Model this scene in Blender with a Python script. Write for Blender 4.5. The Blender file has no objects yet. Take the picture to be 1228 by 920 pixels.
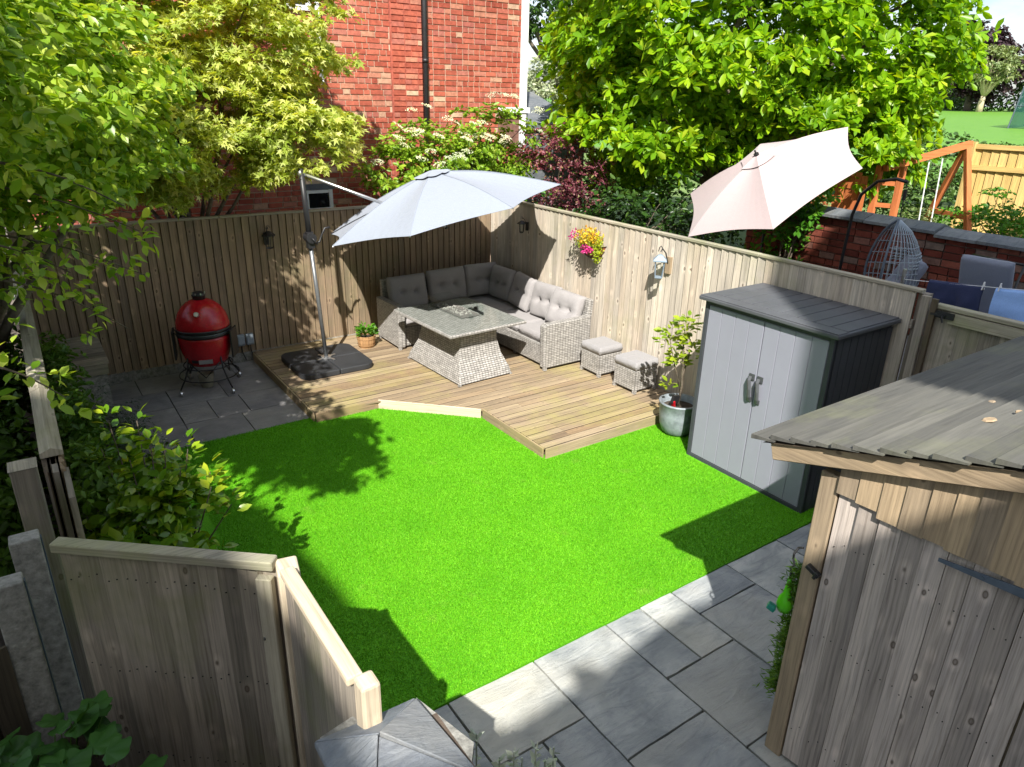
import bpy, bmesh, math, random
import numpy as np
from mathutils import Vector, Matrix, Euler, noise
R = math.radians
rnd = random.Random(7)
sc = bpy.context.scene
C = sc.collection

# ---------------------------------------------------------------- camera
CAM_H = 3.8
YAW, PITCH, ROLL = R(55.01), R(22.0), R(1.355)
fw = Vector((math.cos(YAW)*math.cos(PITCH), math.sin(YAW)*math.cos(PITCH), -math.sin(PITCH)))
r0 = Vector((math.sin(YAW), -math.cos(YAW), 0)); u0 = r0.cross(fw)
rr = r0*math.cos(ROLL) + u0*math.sin(ROLL); uu = -r0*math.sin(ROLL) + u0*math.cos(ROLL)
cd = bpy.data.cameras.new('camera'); cam = bpy.data.objects.new('camera', cd); C.objects.link(cam)
M = Matrix.Identity(4)
for i in range(3):
    M[i][0] = rr[i]; M[i][1] = uu[i]; M[i][2] = -fw[i]
M[2][3] = CAM_H
cam.matrix_world = M
cd.sensor_width = 36; cd.lens = 36*853.4/1228; cd.clip_start = .05; cd.clip_end = 3000
sc.camera = cam

# ---------------------------------------------------------------- sun and sky
SUN = Vector((-.75, -1.0, 1.25)).normalized()
w = bpy.data.worlds.new('World'); sc.world = w; w.use_nodes = True
nt = w.node_tree; nt.nodes.clear()
sky = nt.nodes.new('ShaderNodeTexSky'); sky.sky_type = 'NISHITA'; sky.sun_disc = False
sky.sun_elevation = math.asin(SUN.z); sky.sun_rotation = math.atan2(SUN.x, SUN.y)
sky.air_density = 1.0; sky.dust_density = 1.5; sky.ozone_density = 1.0
tc = nt.nodes.new('ShaderNodeTexCoord'); mp = nt.nodes.new('ShaderNodeMapping'); mp.inputs['Scale'].default_value = (1, 1, 2.6)
cn = nt.nodes.new('ShaderNodeTexNoise'); cn.inputs['Scale'].default_value = 2.2; cn.inputs['Detail'].default_value = 8; cn.inputs['Roughness'].default_value = .6
cr = nt.nodes.new('ShaderNodeValToRGB'); cr.color_ramp.elements[0].position = .42; cr.color_ramp.elements[1].position = .68
mx = nt.nodes.new('ShaderNodeMix'); mx.data_type = 'RGBA'; mx.inputs[7].default_value = (9.5, 10.0, 10.6, 1)
bg = nt.nodes.new('ShaderNodeBackground'); bg.inputs['Strength'].default_value = .09
wo = nt.nodes.new('ShaderNodeOutputWorld')
L = nt.links.new
L(tc.outputs['Generated'], mp.inputs[0]); L(mp.outputs[0], cn.inputs['Vector']); L(cn.outputs[0], cr.inputs[0])
L(cr.outputs[0], mx.inputs[0]); L(sky.outputs[0], mx.inputs[6]); L(mx.outputs[2], bg.inputs[0]); L(bg.outputs[0], wo.inputs[0])
sd_ = bpy.data.lights.new('sun', 'SUN'); sd_.energy = 5.0; sd_.angle = R(.55); sd_.color = (1, .955, .88)
so = bpy.data.objects.new('sun', sd_); C.objects.link(so); so.rotation_euler = SUN.to_track_quat('Z', 'Y').to_euler()
sc.view_settings.view_transform = 'Standard'; sc.view_settings.look = 'None'
sc.view_settings.exposure = 0.92; sc.view_settings.gamma = 1
sc.cycles.max_bounces = 8; sc.cycles.transparent_max_bounces = 8
sc.cycles.sample_clamp_indirect = 6

# ---------------------------------------------------------------- materials
def newmat(name):
    m = bpy.data.materials.new(name); m.use_nodes = True; n = m.node_tree; n.nodes.clear()
    o = n.nodes.new('ShaderNodeOutputMaterial'); b = n.nodes.new('ShaderNodeBsdfPrincipled')
    n.links.new(b.outputs[0], o.inputs[0]); return m, n, b, o
def N(n, t, **k):
    x = n.nodes.new('ShaderNode'+t)
    for a, v in k.items():
        if a.startswith('_'): setattr(x, a[1:], v)
        else:
            key = a.replace('__', ' ')
            x.inputs[int(key[1:]) if key[0] == 'i' and key[1:].isdigit() else key].default_value = v
    return x
def ramp(n, src, stops):
    r = n.nodes.new('ShaderNodeValToRGB'); e = r.color_ramp.elements
    while len(e) < len(stops): e.new(.5)
    for i, (p, c) in enumerate(stops):
        e[i].position = p; e[i].color = (*c, 1) if len(c) == 3 else c
    n.links.new(src, r.inputs[0]); return r.outputs[0]
def mixc(n, f, a, b, mode='MIX'):
    x = n.nodes.new('ShaderNodeMix'); x.data_type = 'RGBA'; x.blend_type = mode
    for i, v in ((0, f), (6, a), (7, b)):
        s = x.inputs[i]
        if isinstance(v, bpy.types.NodeSocket): n.links.new(v, s)
        elif isinstance(v, (int, float)): s.default_value = v if i == 0 else (v, v, v, 1)
        else: s.default_value = (*v, 1)
    return x.outputs[2]
def bump(n, b, h, st=.3, dist=.01):
    x = n.nodes.new('ShaderNodeBump'); x.inputs['Strength'].default_value = st; x.inputs['Distance'].default_value = dist
    n.links.new(h, x.inputs['Height']); n.links.new(x.outputs[0], b.inputs['Normal'])
def math_(n, op, a, b=0.0):
    x = n.nodes.new('ShaderNodeMath'); x.operation = op
    for s, v in ((x.inputs[0], a), (x.inputs[1], b)):
        if isinstance(v, bpy.types.NodeSocket): n.links.new(v, s)
        else: s.default_value = v
    return x.outputs[0]

def wood(name, cols, rough=.8, knots=1.0, green=0.0, gcol=(.16, .2, .06), contrast=1.0, grainscale=1.0, spec=.25):
    """cols: list of 3 board tones picked per object; grain runs along uv v"""
    m, n, b, o = newmat(name); l = n.links.new
    uv = N(n, 'UVMap'); oi = N(n, 'ObjectInfo'); 
    off = N(n, 'CombineXYZ'); l(math_(n, 'MULTIPLY', oi.outputs['Random'], 41.3), off.inputs[0]); l(math_(n, 'MULTIPLY', oi.outputs['Random'], 97.1), off.inputs[1])
    ad = N(n, 'VectorMath', _operation='ADD'); l(uv.outputs[0], ad.inputs[0]); l(off.outputs[0], ad.inputs[1])
    # warp by low noise so that the grain wanders
    lw = N(n, 'TexNoise', Scale=2.2, Detail=2); l(ad.outputs[0], lw.inputs['Vector'])
    mpg = N(n, 'Mapping'); mpg.inputs['Scale'].default_value = (75*grainscale, 1.6, 1); l(ad.outputs[0], mpg.inputs[0])
    wv = N(n, 'VectorMath', _operation='MULTIPLY_ADD'); l(lw.outputs['Color'], wv.inputs[0]); wv.inputs[1].default_value = (1.7, .4, 0); l(mpg.outputs[0], wv.inputs[2])
    g1 = N(n, 'TexNoise', Scale=1.0, Detail=6, Roughness=.65); l(wv.outputs[0], g1.inputs['Vector'])
    mp2 = N(n, 'Mapping'); mp2.inputs['Scale'].default_value = (14, 1.3, 1); l(ad.outputs[0], mp2.inputs[0])
    g2 = N(n, 'TexNoise', Scale=1.0, Detail=3); l(mp2.outputs[0], g2.inputs['Vector'])
    base = ramp(n, oi.outputs['Random'], [(0.0, cols[0]), (.5, cols[1]), (1.0, cols[2])])
    c = mixc(n, .75*contrast, base, ramp(n, g1.outputs[0], [(.28, (.42, .40, .38)), (.5, (.9, .9, .9)), (.72, (1.22, 1.2, 1.18))]), 'MULTIPLY')
    c = mixc(n, .55, c, ramp(n, g2.outputs[0], [(.3, (.62, .62, .64)), (.6, (1.1, 1.08, 1.04))]), 'MULTIPLY')
    hts = g1.outputs[0]
    if knots:
        mk = N(n, 'Mapping'); mk.inputs['Scale'].default_value = (8.5, 4.6, 1); l(ad.outputs[0], mk.inputs[0])
        wk = N(n, 'VectorMath', _operation='MULTIPLY_ADD'); l(lw.outputs['Color'], wk.inputs[0]); wk.inputs[1].default_value = (.35, .35, 0); l(mk.outputs[0], wk.inputs[2])
        vk = N(n, 'TexVoronoi', Scale=1.0); l(wk.outputs[0], vk.inputs['Vector']); vk.inputs['Randomness'].default_value = 1
        wn = N(n, 'TexWhiteNoise'); l(vk.outputs['Position'], wn.inputs['Vector'])
        sel = math_(n, 'MULTIPLY', math_(n, 'LESS_THAN', wn.outputs['Value'], .58), knots)
        rim = ramp(n, vk.outputs['Distance'], [(.10, (0, 0, 0)), (.15, (1, 1, 1)), (.24, (.5, .5, .5)), (.34, (0, 0, 0))])
        c = mixc(n, math_(n, 'MULTIPLY', rim, math_(n, 'MULTIPLY', sel, .55)), c, mixc(n, 1.0, c, (1.6, 1.55, 1.52), 'MULTIPLY'))
        core = ramp(n, vk.outputs['Distance'], [(.0, (.5, .5, .5)), (.05, (.6, .6, .6)), (.085, (1, 1, 1)), (.115, (0, 0, 0))])
        c = mixc(n, math_(n, 'MULTIPLY', core, math_(n, 'MULTIPLY', sel, .8)), c, (.07, .045, .03))
    if green:
        sp = N(n, 'TexNoise', Scale=.9, Detail=5, Roughness=.7); to = N(n, 'TexCoord'); geo = N(n, 'NewGeometry'); l(geo.outputs['Position'], sp.inputs['Vector'])
        gf = ramp(n, sp.outputs[0], [(.5, (0, 0, 0)), (.7, (green, green, green))])
        c = mixc(n, gf, c, gcol)
    l(c, b.inputs['Base Color']); b.inputs['Roughness'].default_value = rough; b.inputs['Specular IOR Level'].default_value = spec
    bump(n, b, hts, .5, .004)
    return m

def simple(name, col, rough=.5, metal=0, nz=0.0, nscale=8, spec=.5, bumpd=0, bscale=60, trans=0, randv=0.0):
    m, n, b, o = newmat(name); l = n.links.new
    b.inputs['Roughness'].default_value = rough; b.inputs['Metallic'].default_value = metal; b.inputs['Specular IOR Level'].default_value = spec
    tc = N(n, 'TexCoord'); src = None
    if nz:
        t = N(n, 'TexNoise', Scale=nscale, Detail=5, Roughness=.6); l(tc.outputs['Object'], t.inputs['Vector'])
        c = mixc(n, nz, col, ramp(n, t.outputs[0], [(.3, (.35, .35, .35)), (.7, (1.45, 1.45, 1.45))]), 'MULTIPLY'); src = c
    if randv:
        oi = N(n, 'ObjectInfo'); c = mixc(n, 1.0, src if src else col, ramp(n, oi.outputs['Random'], [(0, (1-randv,)*3), (1, (1+randv,)*3)]), 'MULTIPLY'); src = c
    if src: l(src, b.inputs['Base Color'])
    else: b.inputs['Base Color'].default_value = (*col, 1)
    if bumpd:
        t2 = N(n, 'TexNoise', Scale=bscale, Detail=4); l(tc.outputs['Object'], t2.inputs['Vector']); bump(n, b, t2.outputs[0], .6, bumpd)
    if trans: b.inputs['Transmission Weight'].default_value = trans
    return m

def leafmat(name, stops, rough=.45, trans=.35, tcol=None, spec=.4, hue=None):
    m, n, b, o = newmat(name); l = n.links.new
    geo = N(n, 'NewGeometry'); oi = N(n, 'ObjectInfo')
    rv = math_(n, 'FRACT', math_(n, 'ADD', geo.outputs['Random Per Island'], oi.outputs['Random']))
    c = ramp(n, rv, stops)
    tcn = N(n, 'TexCoord'); t = N(n, 'TexNoise', Scale=1.1, Detail=3); l(tcn.outputs['Object'], t.inputs['Vector'])
    c = mixc(n, .6, c, ramp(n, t.outputs[0], [(.35, (.6, .7, .7)), (.65, (1.25, 1.15, 1.0))]), 'MULTIPLY')
    l(c, b.inputs['Base Color']); b.inputs['Roughness'].default_value = rough; b.inputs['Specular IOR Level'].default_value = spec
    tr = N(n, 'BsdfTranslucent'); tc2 = mixc(n, 1.0, c, tcol or (1.5, 1.35, .35), 'MULTIPLY'); l(tc2, tr.inputs[0])
    ms = N(n, 'MixShader'); ms.inputs[0].default_value = trans; l(b.outputs[0], ms.inputs[1]); l(tr.outputs[0], ms.inputs[2]); l(ms.outputs[0], o.inputs[0])
    return m

def brickmat(name, stops, per_island=False, bmpd=.004):
    m, n, b, o = newmat(name); l = n.links.new
    oi = N(n, 'ObjectInfo'); geo = N(n, 'NewGeometry')
    c = ramp(n, geo.outputs['Random Per Island'] if per_island else oi.outputs['Random'], stops)
    t = N(n, 'TexNoise', Scale=14, Detail=6, Roughness=.7); l(geo.outputs['Position'], t.inputs['Vector'])
    c = mixc(n, .8, c, ramp(n, t.outputs[0], [(.3, (.62, .55, .52)), (.5, (1, 1, 1)), (.72, (1.5, 1.42, 1.35))]), 'MULTIPLY')
    t3 = N(n, 'TexNoise', Scale=1.3, Detail=4); l(geo.outputs['Position'], t3.inputs['Vector'])
    c = mixc(n, .5, c, ramp(n, t3.outputs[0], [(.35, (.72, .7, .74)), (.6, (1.1, 1.08, 1.05))]), 'MULTIPLY')
    l(c, b.inputs['Base Color']); b.inputs['Roughness'].default_value = .9; b.inputs['Specular IOR Level'].default_value = .2
    t2 = N(n, 'TexNoise', Scale=70, Detail=4); l(geo.outputs['Position'], t2.inputs['Vector']); bump(n, b, t2.outputs[0], .6, bmpd)
    return m

def stonemat(name, a, bcol, warm, rough=.65, veins=1.0, sc_=1.0):
    m, n, b, o = newmat(name); l = n.links.new
    oi = N(n, 'ObjectInfo'); geo = N(n, 'NewGeometry')
    rv = N(n, 'CombineXYZ'); l(math_(n, 'MULTIPLY', oi.outputs['Random'], 30.0), rv.inputs[2]); l(math_(n, 'MULTIPLY', oi.outputs['Random'], 17.0), rv.inputs[0])
    ad = N(n, 'VectorMath', _operation='ADD'); l(geo.outputs['Position'], ad.inputs[0]); l(rv.outputs[0], ad.inputs[1])
    t = N(n, 'TexNoise', Scale=2.2*sc_, Detail=8, Roughness=.62, Distortion=.8); l(ad.outputs[0], t.inputs['Vector'])
    mpn = N(n, 'Mapping'); mpn.inputs['Scale'].default_value = (2.0*sc_, 9*sc_, 2); mpn.inputs['Rotation'].default_value = (0, 0, .7); l(ad.outputs[0], mpn.inputs[0])
    t2 = N(n, 'TexNoise', Scale=1.3, Detail=8, Roughness=.7, Distortion=1.5); l(mpn.outputs[0], t2.inputs['Vector'])
    c = ramp(n, t.outputs[0], [(.35, a), (.62, bcol)])
    c = mixc(n, .75*veins, c, ramp(n, t2.outputs[0], [(.36, (.6, .62, .66)), (.5, (1, 1, 1)), (.66, (1.25, 1.22, 1.16))]), 'MULTIPLY')
    t4 = N(n, 'TexNoise', Scale=1.1, Detail=3); l(ad.outputs[0], t4.inputs['Vector'])
    c = mixc(n, ramp(n, t4.outputs[0], [(.5, (0, 0, 0)), (.7, (.6, .6, .6))]), c, warm)
    c = mixc(n, .8, c, ramp(n, oi.outputs['Random'], [(0, (.78, .8, .84)), (1, (1.15, 1.14, 1.1))]), 'MULTIPLY')
    l(c, b.inputs['Base Color']); b.inputs['Roughness'].default_value = rough; b.inputs['Specular IOR Level'].default_value = .35
    hh = math_(n, 'ADD', t2.outputs[0], t.outputs[0]); bump(n, b, hh, .75, .02)
    return m

def wickermat(name):
    m, n, b, o = newmat(name); l = n.links.new
    uv = N(n, 'UVMap')
    br = N(n, 'TexBrick', Scale=1.0); br.offset = 0.0; br.squash = 1.0
    br.inputs['Brick Width'].default_value = .05; br.inputs['Row Height'].default_value = .026; br.inputs['Mortar Size'].default_value = .0030; br.inputs['Mortar Smooth'].default_value = .6
    br.inputs['Color1'].default_value = (.45, .435, .415, 1); br.inputs['Color2'].default_value = (.29, .28, .265, 1); br.inputs['Mortar'].default_value = (.06, .055, .05, 1); br.inputs['Bias'].default_value = -.15
    mp_ = N(n, 'Mapping'); l(uv.outputs[0], mp_.inputs[0]); l(mp_.outputs[0], br.inputs['Vector'])
    t = N(n, 'TexNoise', Scale=1.0, Detail=3); m2 = N(n, 'Mapping'); m2.inputs['Scale'].default_value = (9, 42, 1); l(uv.outputs[0], m2.inputs[0]); l(m2.outputs[0], t.inputs['Vector'])
    c = mixc(n, .45, br.outputs['Color'], ramp(n, t.outputs[0], [(.35, (.55, .54, .52)), (.6, (1.2, 1.18, 1.15))]), 'MULTIPLY')
    l(c, b.inputs['Base Color']); b.inputs['Roughness'].default_value = .55
    bump(n, b, math_(n, 'SUBTRACT', 1.0, br.outputs['Fac']), .9, .006)
    return m

def fabric(name, col, rough=.9, wr=.012):
    m, n, b, o = newmat(name); l = n.links.new
    tc = N(n, 'TexCoord'); t = N(n, 'TexNoise', Scale=9, Detail=5, Roughness=.6); l(tc.outputs['Object'], t.inputs['Vector'])
    t2 = N(n, 'TexNoise', Scale=260, Detail=2); l(tc.outputs['Object'], t2.inputs['Vector'])
    c = mixc(n, .5, col, ramp(n, t2.outputs[0], [(.3, (.75, .75, .75)), (.7, (1.2, 1.2, 1.2))]), 'MULTIPLY')
    l(c, b.inputs['Base Color']); b.inputs['Roughness'].default_value = rough; b.inputs['Sheen Weight'].default_value = .2; b.inputs['Specular IOR Level'].default_value = .2
    bump(n, b, t.outputs[0], .6, wr)
    return m

MT = {}
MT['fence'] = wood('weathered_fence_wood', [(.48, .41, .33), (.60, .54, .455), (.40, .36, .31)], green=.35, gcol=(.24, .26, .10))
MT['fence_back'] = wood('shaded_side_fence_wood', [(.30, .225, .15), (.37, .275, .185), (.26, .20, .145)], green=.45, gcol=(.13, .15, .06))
MT['cap'] = wood('weathered_rail_wood', [(.36, .33, .26), (.42, .38, .30), (.34, .32, .25)], knots=.5, green=.6, gcol=(.22, .25, .09))
MT['grey'] = wood('silvered_wood', [(.27, .235, .195), (.38, .335, .28), (.19, .17, .14)], green=.55, gcol=(.17, .19, .07), contrast=1.15)
MT['shedw'] = wood('silvered_shed_wood', [(.42, .365, .325), (.54, .475, .43), (.34, .30, .27)], green=.0, contrast=1.2)
MT['newwood'] = wood('golden_trim_wood', [(.38, .29, .19), (.46, .35, .225), (.30, .24, .175)], knots=.8)
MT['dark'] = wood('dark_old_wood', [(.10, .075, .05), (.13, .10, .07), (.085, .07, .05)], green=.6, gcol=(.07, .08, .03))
MT['deck'] = wood('deck_wood', [(.27, .19, .115), (.38, .30, .20), (.20, .145, .095)], green=.5, gcol=(.36, .33, .10), knots=.5)
MT['fascia'] = wood('pale_sawn_wood', [(.62, .52, .38), (.66, .56, .42), (.6, .5, .36)], knots=.3)
MT['roofw'] = wood('roof_felt_boards', [(.105, .104, .095), (.15, .148, .132), (.08, .08, .076)], green=.5, gcol=(.19, .20, .11), knots=0, contrast=.7, grainscale=.5)
MT['orange'] = wood('orange_stained_wood', [(.55, .17, .06), (.60, .20, .07), (.5, .15, .05)], knots=.2)
MT['yellow'] = wood('new_yellow_fence_wood', [(.62, .42, .15), (.66, .46, .18), (.58, .39, .14)], knots=.2)
MT['barrel'] = wood('barrel_wood', [(.42, .24, .11), (.48, .28, .13), (.38, .22, .10)], knots=.2)
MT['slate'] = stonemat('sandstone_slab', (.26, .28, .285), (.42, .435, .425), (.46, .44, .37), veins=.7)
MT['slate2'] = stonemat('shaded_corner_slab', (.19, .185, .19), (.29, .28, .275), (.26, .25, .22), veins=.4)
MT['cap_slate'] = stonemat('pillar_slate', (.19, .215, .25), (.26, .28, .30), (.30, .28, .25), veins=.2, sc_=4.0)
MT['coping'] = stonemat('wall_coping_slate', (.10, .115, .13), (.17, .18, .195), (.19, .19, .17))
MT['concrete'] = simple('rough_concrete', (.27, .265, .24), .95, nz=.7, nscale=26, bumpd=.012, bscale=70)
MT['joint'] = simple('dark_pointing', (.06, .06, .045), .95, nz=.6, nscale=20)
MT['soil'] = simple('dark_soil', (.055, .042, .03), .95, nz=.7, nscale=12, bumpd=.02, bscale=30)
MT['gravelly'] = simple('shaded_ground', (.12, .10, .08), .95, nz=.7, nscale=6, bumpd=.01, bscale=40)
MT['pavers'] = simple('grey_neighbour_paving', (.24, .24, .23), .9, nz=.4, nscale=3)
MT['brick'] = brickmat('red_brick', [(0, (.30, .07, .045)), (.3, (.37, .095, .06)), (.6, (.43, .125, .08)), (.8, (.36, .12, .095)), (.95, (.46, .20, .13)), (1, (.52, .36, .25))])
MT['brick_i'] = brickmat('red_brick_joined', [(0, (.30, .07, .045)), (.3, (.37, .095, .06)), (.6, (.43, .125, .08)), (.8, (.36, .12, .095)), (.95, (.46, .20, .13)), (1, (.52, .36, .25))], per_island=True)
MT['dbrick'] = brickmat('dark_red_brick', [(0, (.10, .025, .018)), (.5, (.18, .045, .03)), (.85, (.24, .075, .05)), (1, (.16, .13, .11))])
MT['mortar'] = simple('pale_mortar', (.50, .37, .27), .95, nz=.35, nscale=5, bumpd=.004)
MT['dmortar'] = simple('old_mortar', (.17, .13, .10), .95, nz=.5, nscale=9)
MT['wicker'] = wickermat('grey_rattan_weave')
MT['cushion'] = fabric('taupe_cushion_fabric', (.30, .285, .285))
MT['cushion_l'] = fabric('lighter_stool_fabric', (.28, .272, .275))
MT['canopy'] = fabric('pale_grey_canopy_fabric', (.255, .285, .345), wr=.02)
MT['pink'] = fabric('washed_pink_canopy_fabric', (.42, .345, .345), wr=.004)
MT['navy'] = fabric('navy_cloth', (.035, .045, .11))
MT['blue'] = fabric('light_blue_cloth', (.32, .52, .95))
MT['bluegrey'] = fabric('blue_grey_cushion_fabric', (.20, .22, .28))
MT['black'] = simple('black_plastic', (.018, .018, .02), .45, nz=.3)
MT['blackm'] = simple('black_metal', (.02, .02, .022), .35, metal=.3)
MT['basecol'] = simple('dark_grey_weight_plastic', (.028, .030, .034), .6, nz=.4, nscale=4, bumpd=.003)
MT['steel'] = simple('brushed_steel', (.62, .63, .64), .3, metal=.9, nz=.2)
MT['galv'] = simple('galvanised_pot', (.27, .31, .34), .55, metal=.25, nz=.7, nscale=9, bumpd=.002)
MT['red'] = simple('red_ceramic', (.42, .008, .016), .22, nz=.3, nscale=40, bumpd=.0035, bscale=48, spec=.6)
MT['white'] = simple('white_paint', (.80, .81, .82), .4, nz=.1)
MT['socket'] = simple('grey_socket_plastic', (.28, .33, .38), .4)
MT['door'] = simple('light_grey_resin', (.275, .28, .34), .62, nz=.06, nscale=3, bumpd=.0012, bscale=90)
MT['anthracite'] = simple('anthracite_resin', (.05, .055, .065), .6, nz=.2, nscale=4, bumpd=.001, bscale=90)
MT['roofr'] = simple('anthracite_roof_resin', (.085, .09, .10), .55, nz=.25, nscale=4)
MT['handle'] = simple('dark_handle_plastic', (.07, .075, .08), .35)
MT['seam_shade'] = simple('seam_shade_board_edge', (.045, .035, .025), .95, nz=.4)  # gap shade between deck boards, painted onto their side faces
MT['tray'] = simple('grey_burner_tray', (.15, .14, .13), .6, nz=.3)
MT['pole'] = simple('dull_aluminium', (.20, .21, .22), .4, metal=.6, nz=.3)
MT['lampblue'] = simple('pale_blue_metal', (.25, .32, .40), .4, metal=.2)
MT['rust'] = simple('terracotta_liner', (.36, .12, .06), .9, nz=.7, nscale=40, bumpd=.01)
MT['lime'] = simple('lime_plastic', (.10, .55, .01), .3)
MT['teal'] = simple('teal_plastic', (.01, .22, .16), .3)
MT['bark'] = simple('grey_bark', (.13, .105, .075), .95, nz=.7, nscale=14, bumpd=.02, bscale=25)
MT['palebark'] = simple('pale_bark', (.50, .42, .27), .9, nz=.5, nscale=14)
MT['gold'] = simple('gauge_face', (.75, .72, .6), .3)
MT['dullwhite'] = simple('weathered_bucket', (.5, .47, .36), .8, nz=.5)
MT['bluesteel'] = simple('blue_grey_hinge_paint', (.10, .13, .17), .55, metal=.2, nz=.4)
MT['darkglass'] = simple('dark_window_glass', (.012, .014, .016), .08)
MT['render'] = simple('cream_render', (.5, .48, .42), .9, nz=.35, nscale=20, bumpd=.006)
MT['rtile'] = simple('roof_tile_grey', (.10, .10, .11), .8, nz=.4)
m_, n_, b_, o_ = newmat('clear_glass'); b_.inputs['Base Color'].default_value = (.86, .93, .92, 1); b_.inputs['Roughness'].default_value = .03; b_.inputs['Transmission Weight'].default_value = .0
g_ = N(n_, 'BsdfTransparent', Color=(.95, .97, .965, 1)); gl = N(n_, 'BsdfGlossy', Roughness=.03); fr = N(n_, 'Fresnel', IOR=1.28); ms_ = N(n_, 'MixShader')
ge_ = N(n_, 'NewGeometry'); mm_ = math_(n_, 'MULTIPLY', fr.outputs[0], math_(n_, 'SUBTRACT', 1.0, ge_.outputs['Backfacing'])); n_.links.new(mm_, ms_.inputs[0]); n_.links.new(g_.outputs[0], ms_.inputs[1]); n_.links.new(gl.outputs[0], ms_.inputs[2]); n_.links.new(ms_.outputs[0], o_.inputs[0]); MT['glass'] = m_
# nets: fine mesh, half see-through
m_, n_, b_, o_ = newmat('green_net'); b_.inputs['Base Color'].default_value = (.02, .10, .08, 1); t_ = N(n_, 'BsdfTransparent'); ms_ = N(n_, 'MixShader', Fac=.55)
n_.links.new(t_.outputs[0], ms_.inputs[1]); n_.links.new(b_.outputs[0], ms_.inputs[2]); n_.links.new(ms_.outputs[0], o_.inputs[0]); MT['net'] = m_
# lawn backing and blades
def lawnmat(name, a, b2, c3, fac=.0):
    m, n, b, o = newmat(name); l = n.links.new; geo = N(n, 'NewGeometry')
    t = N(n, 'TexNoise', Scale=1.6, Detail=4, Roughness=.6); l(geo.outputs['Position'], t.inputs['Vector'])
    t2 = N(n, 'TexNoise', Scale=120, Detail=3); l(geo.outputs['Position'], t2.inputs['Vector'])
    c = ramp(n, t2.outputs[0], [(.3, a), (.55, b2), (.75, c3)])
    c = mixc(n, .5, c, ramp(n, t.outputs[0], [(.3, (.78, .84, .8)), (.7, (1.25, 1.12, 1.2))]), 'MULTIPLY')
    t5 = N(n, 'TexNoise', Scale=3.1, Detail=2); l(geo.outputs['Position'], t5.inputs['Vector'])
    c = mixc(n, ramp(n, t5.outputs[0], [(.66, (0, 0, 0)), (.8, (.35, .35, .35))]), c, (.22, .34, .05))
    if fac:
        c = mixc(n, .5, c, ramp(n, geo.outputs['Random Per Island'], [(0, (.65, .75, .6)), (1, (1.4, 1.25, 1.3))]), 'MULTIPLY')
    l(c, b.inputs['Base Color']); b.inputs['Roughness'].default_value = .55; b.inputs['Specular IOR Level'].default_value = .25
    bump(n, b, t2.outputs[0], .8, .01); return m
MT['lawn'] = lawnmat('artificial_lawn', (.04, .20, .004), (.10, .38, .006), (.17, .46, .015))
MT['blade'] = lawnmat('artificial_grass_blade', (.07, .25, .004), (.125, .42, .007), (.22, .50, .02), 1)
MT['field'] = lawnmat('sports_field', (.09, .22, .025), (.12, .27, .03), (.15, .30, .05))
MT['fieldrough'] = simple('rough_garden_ground', (.13, .2, .05), .95, nz=.7, nscale=2)

MT['lf_mag'] = leafmat('magnolia_leaf', [(0, (.13, .30, .008)), (.5, (.22, .42, .010)), (.85, (.32, .50, .015)), (1, (.42, .52, .03))], trans=.45, rough=.38)
MT['lf_oval'] = leafmat('oval_leaf', [(0, (.13, .27, .02)), (.5, (.28, .45, .04)), (1, (.52, .62, .12))], trans=.45, rough=.35)
MT['lf_maple'] = leafmat('maple_leaf', [(0, (.28, .38, .04)), (.5, (.48, .56, .11)), (1, (.72, .74, .30))], trans=.45, rough=.5)
MT['lf_elder'] = leafmat('elder_leaf', [(0, (.12, .24, .012)), (.6, (.20, .36, .02)), (1, (.32, .42, .04))], trans=.3)
MT['flower'] = leafmat('cream_flower', [(0, (.75, .78, .50)), (1, (.85, .86, .68))], trans=.2, tcol=(1, 1, .8))
MT['lf_purple'] = leafmat('purple_leaf', [(0, (.09, .022, .035)), (.6, (.20, .05, .075)), (.85, (.30, .10, .12)), (1, (.20, .24, .06))], trans=.25, tcol=(1.5, .6, .5))
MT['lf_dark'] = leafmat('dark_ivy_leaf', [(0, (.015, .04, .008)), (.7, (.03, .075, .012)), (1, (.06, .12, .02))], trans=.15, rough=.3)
MT['lf_ivy'] = leafmat('bright_ivy_leaf', [(0, (.05, .17, .01)), (.6, (.09, .27, .015)), (1, (.16, .34, .02))], trans=.3)
MT['lf_bay'] = leafmat('bay_leaf', [(0, (.08, .19, .012)), (.6, (.16, .30, .014)), (1, (.30, .42, .02))], trans=.3, rough=.25, spec=.6)
MT['lf_baytip'] = leafmat('yellow_new_leaf', [(0, (.30, .42, .02)), (1, (.5, .56, .04))], trans=.35, rough=.3)
MT['lf_heath'] = leafmat('blue_green_sprig', [(0, (.025, .055, .03)), (1, (.06, .11, .06))], trans=.1)
MT['lf_fern'] = leafmat('climber_leaf', [(0, (.05, .12, .015)), (1, (.12, .24, .03))], trans=.3)
MT['lf_heu'] = leafmat('ground_leaf', [(0, (.03, .10, .015)), (1, (.06, .17, .03))], trans=.2)
MT['lf_beech'] = leafmat('copper_beech_leaf', [(0, (.03, .018, .025)), (1, (.07, .04, .05))], trans=.1, tcol=(1.2, .7, .7))
MT['lf_far'] = leafmat('far_green_leaf', [(0, (.04, .09, .02)), (1, (.09, .17, .03))], trans=.15)
MT['lf_farpale'] = leafmat('pale_willow_leaf', [(0, (.16, .22, .08)), (1, (.26, .31, .13))], trans=.2)
MT['lf_silver'] = leafmat('silver_leaf', [(0, (.40, .45, .36)), (1, (.75, .78, .68))], trans=.2, tcol=(1, 1, .9))
MT['lf_whitish'] = leafmat('silvery_far_leaf', [(0, (.17, .22, .10)), (1, (.38, .42, .27))], trans=.15, tcol=(1, 1, .8))
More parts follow.
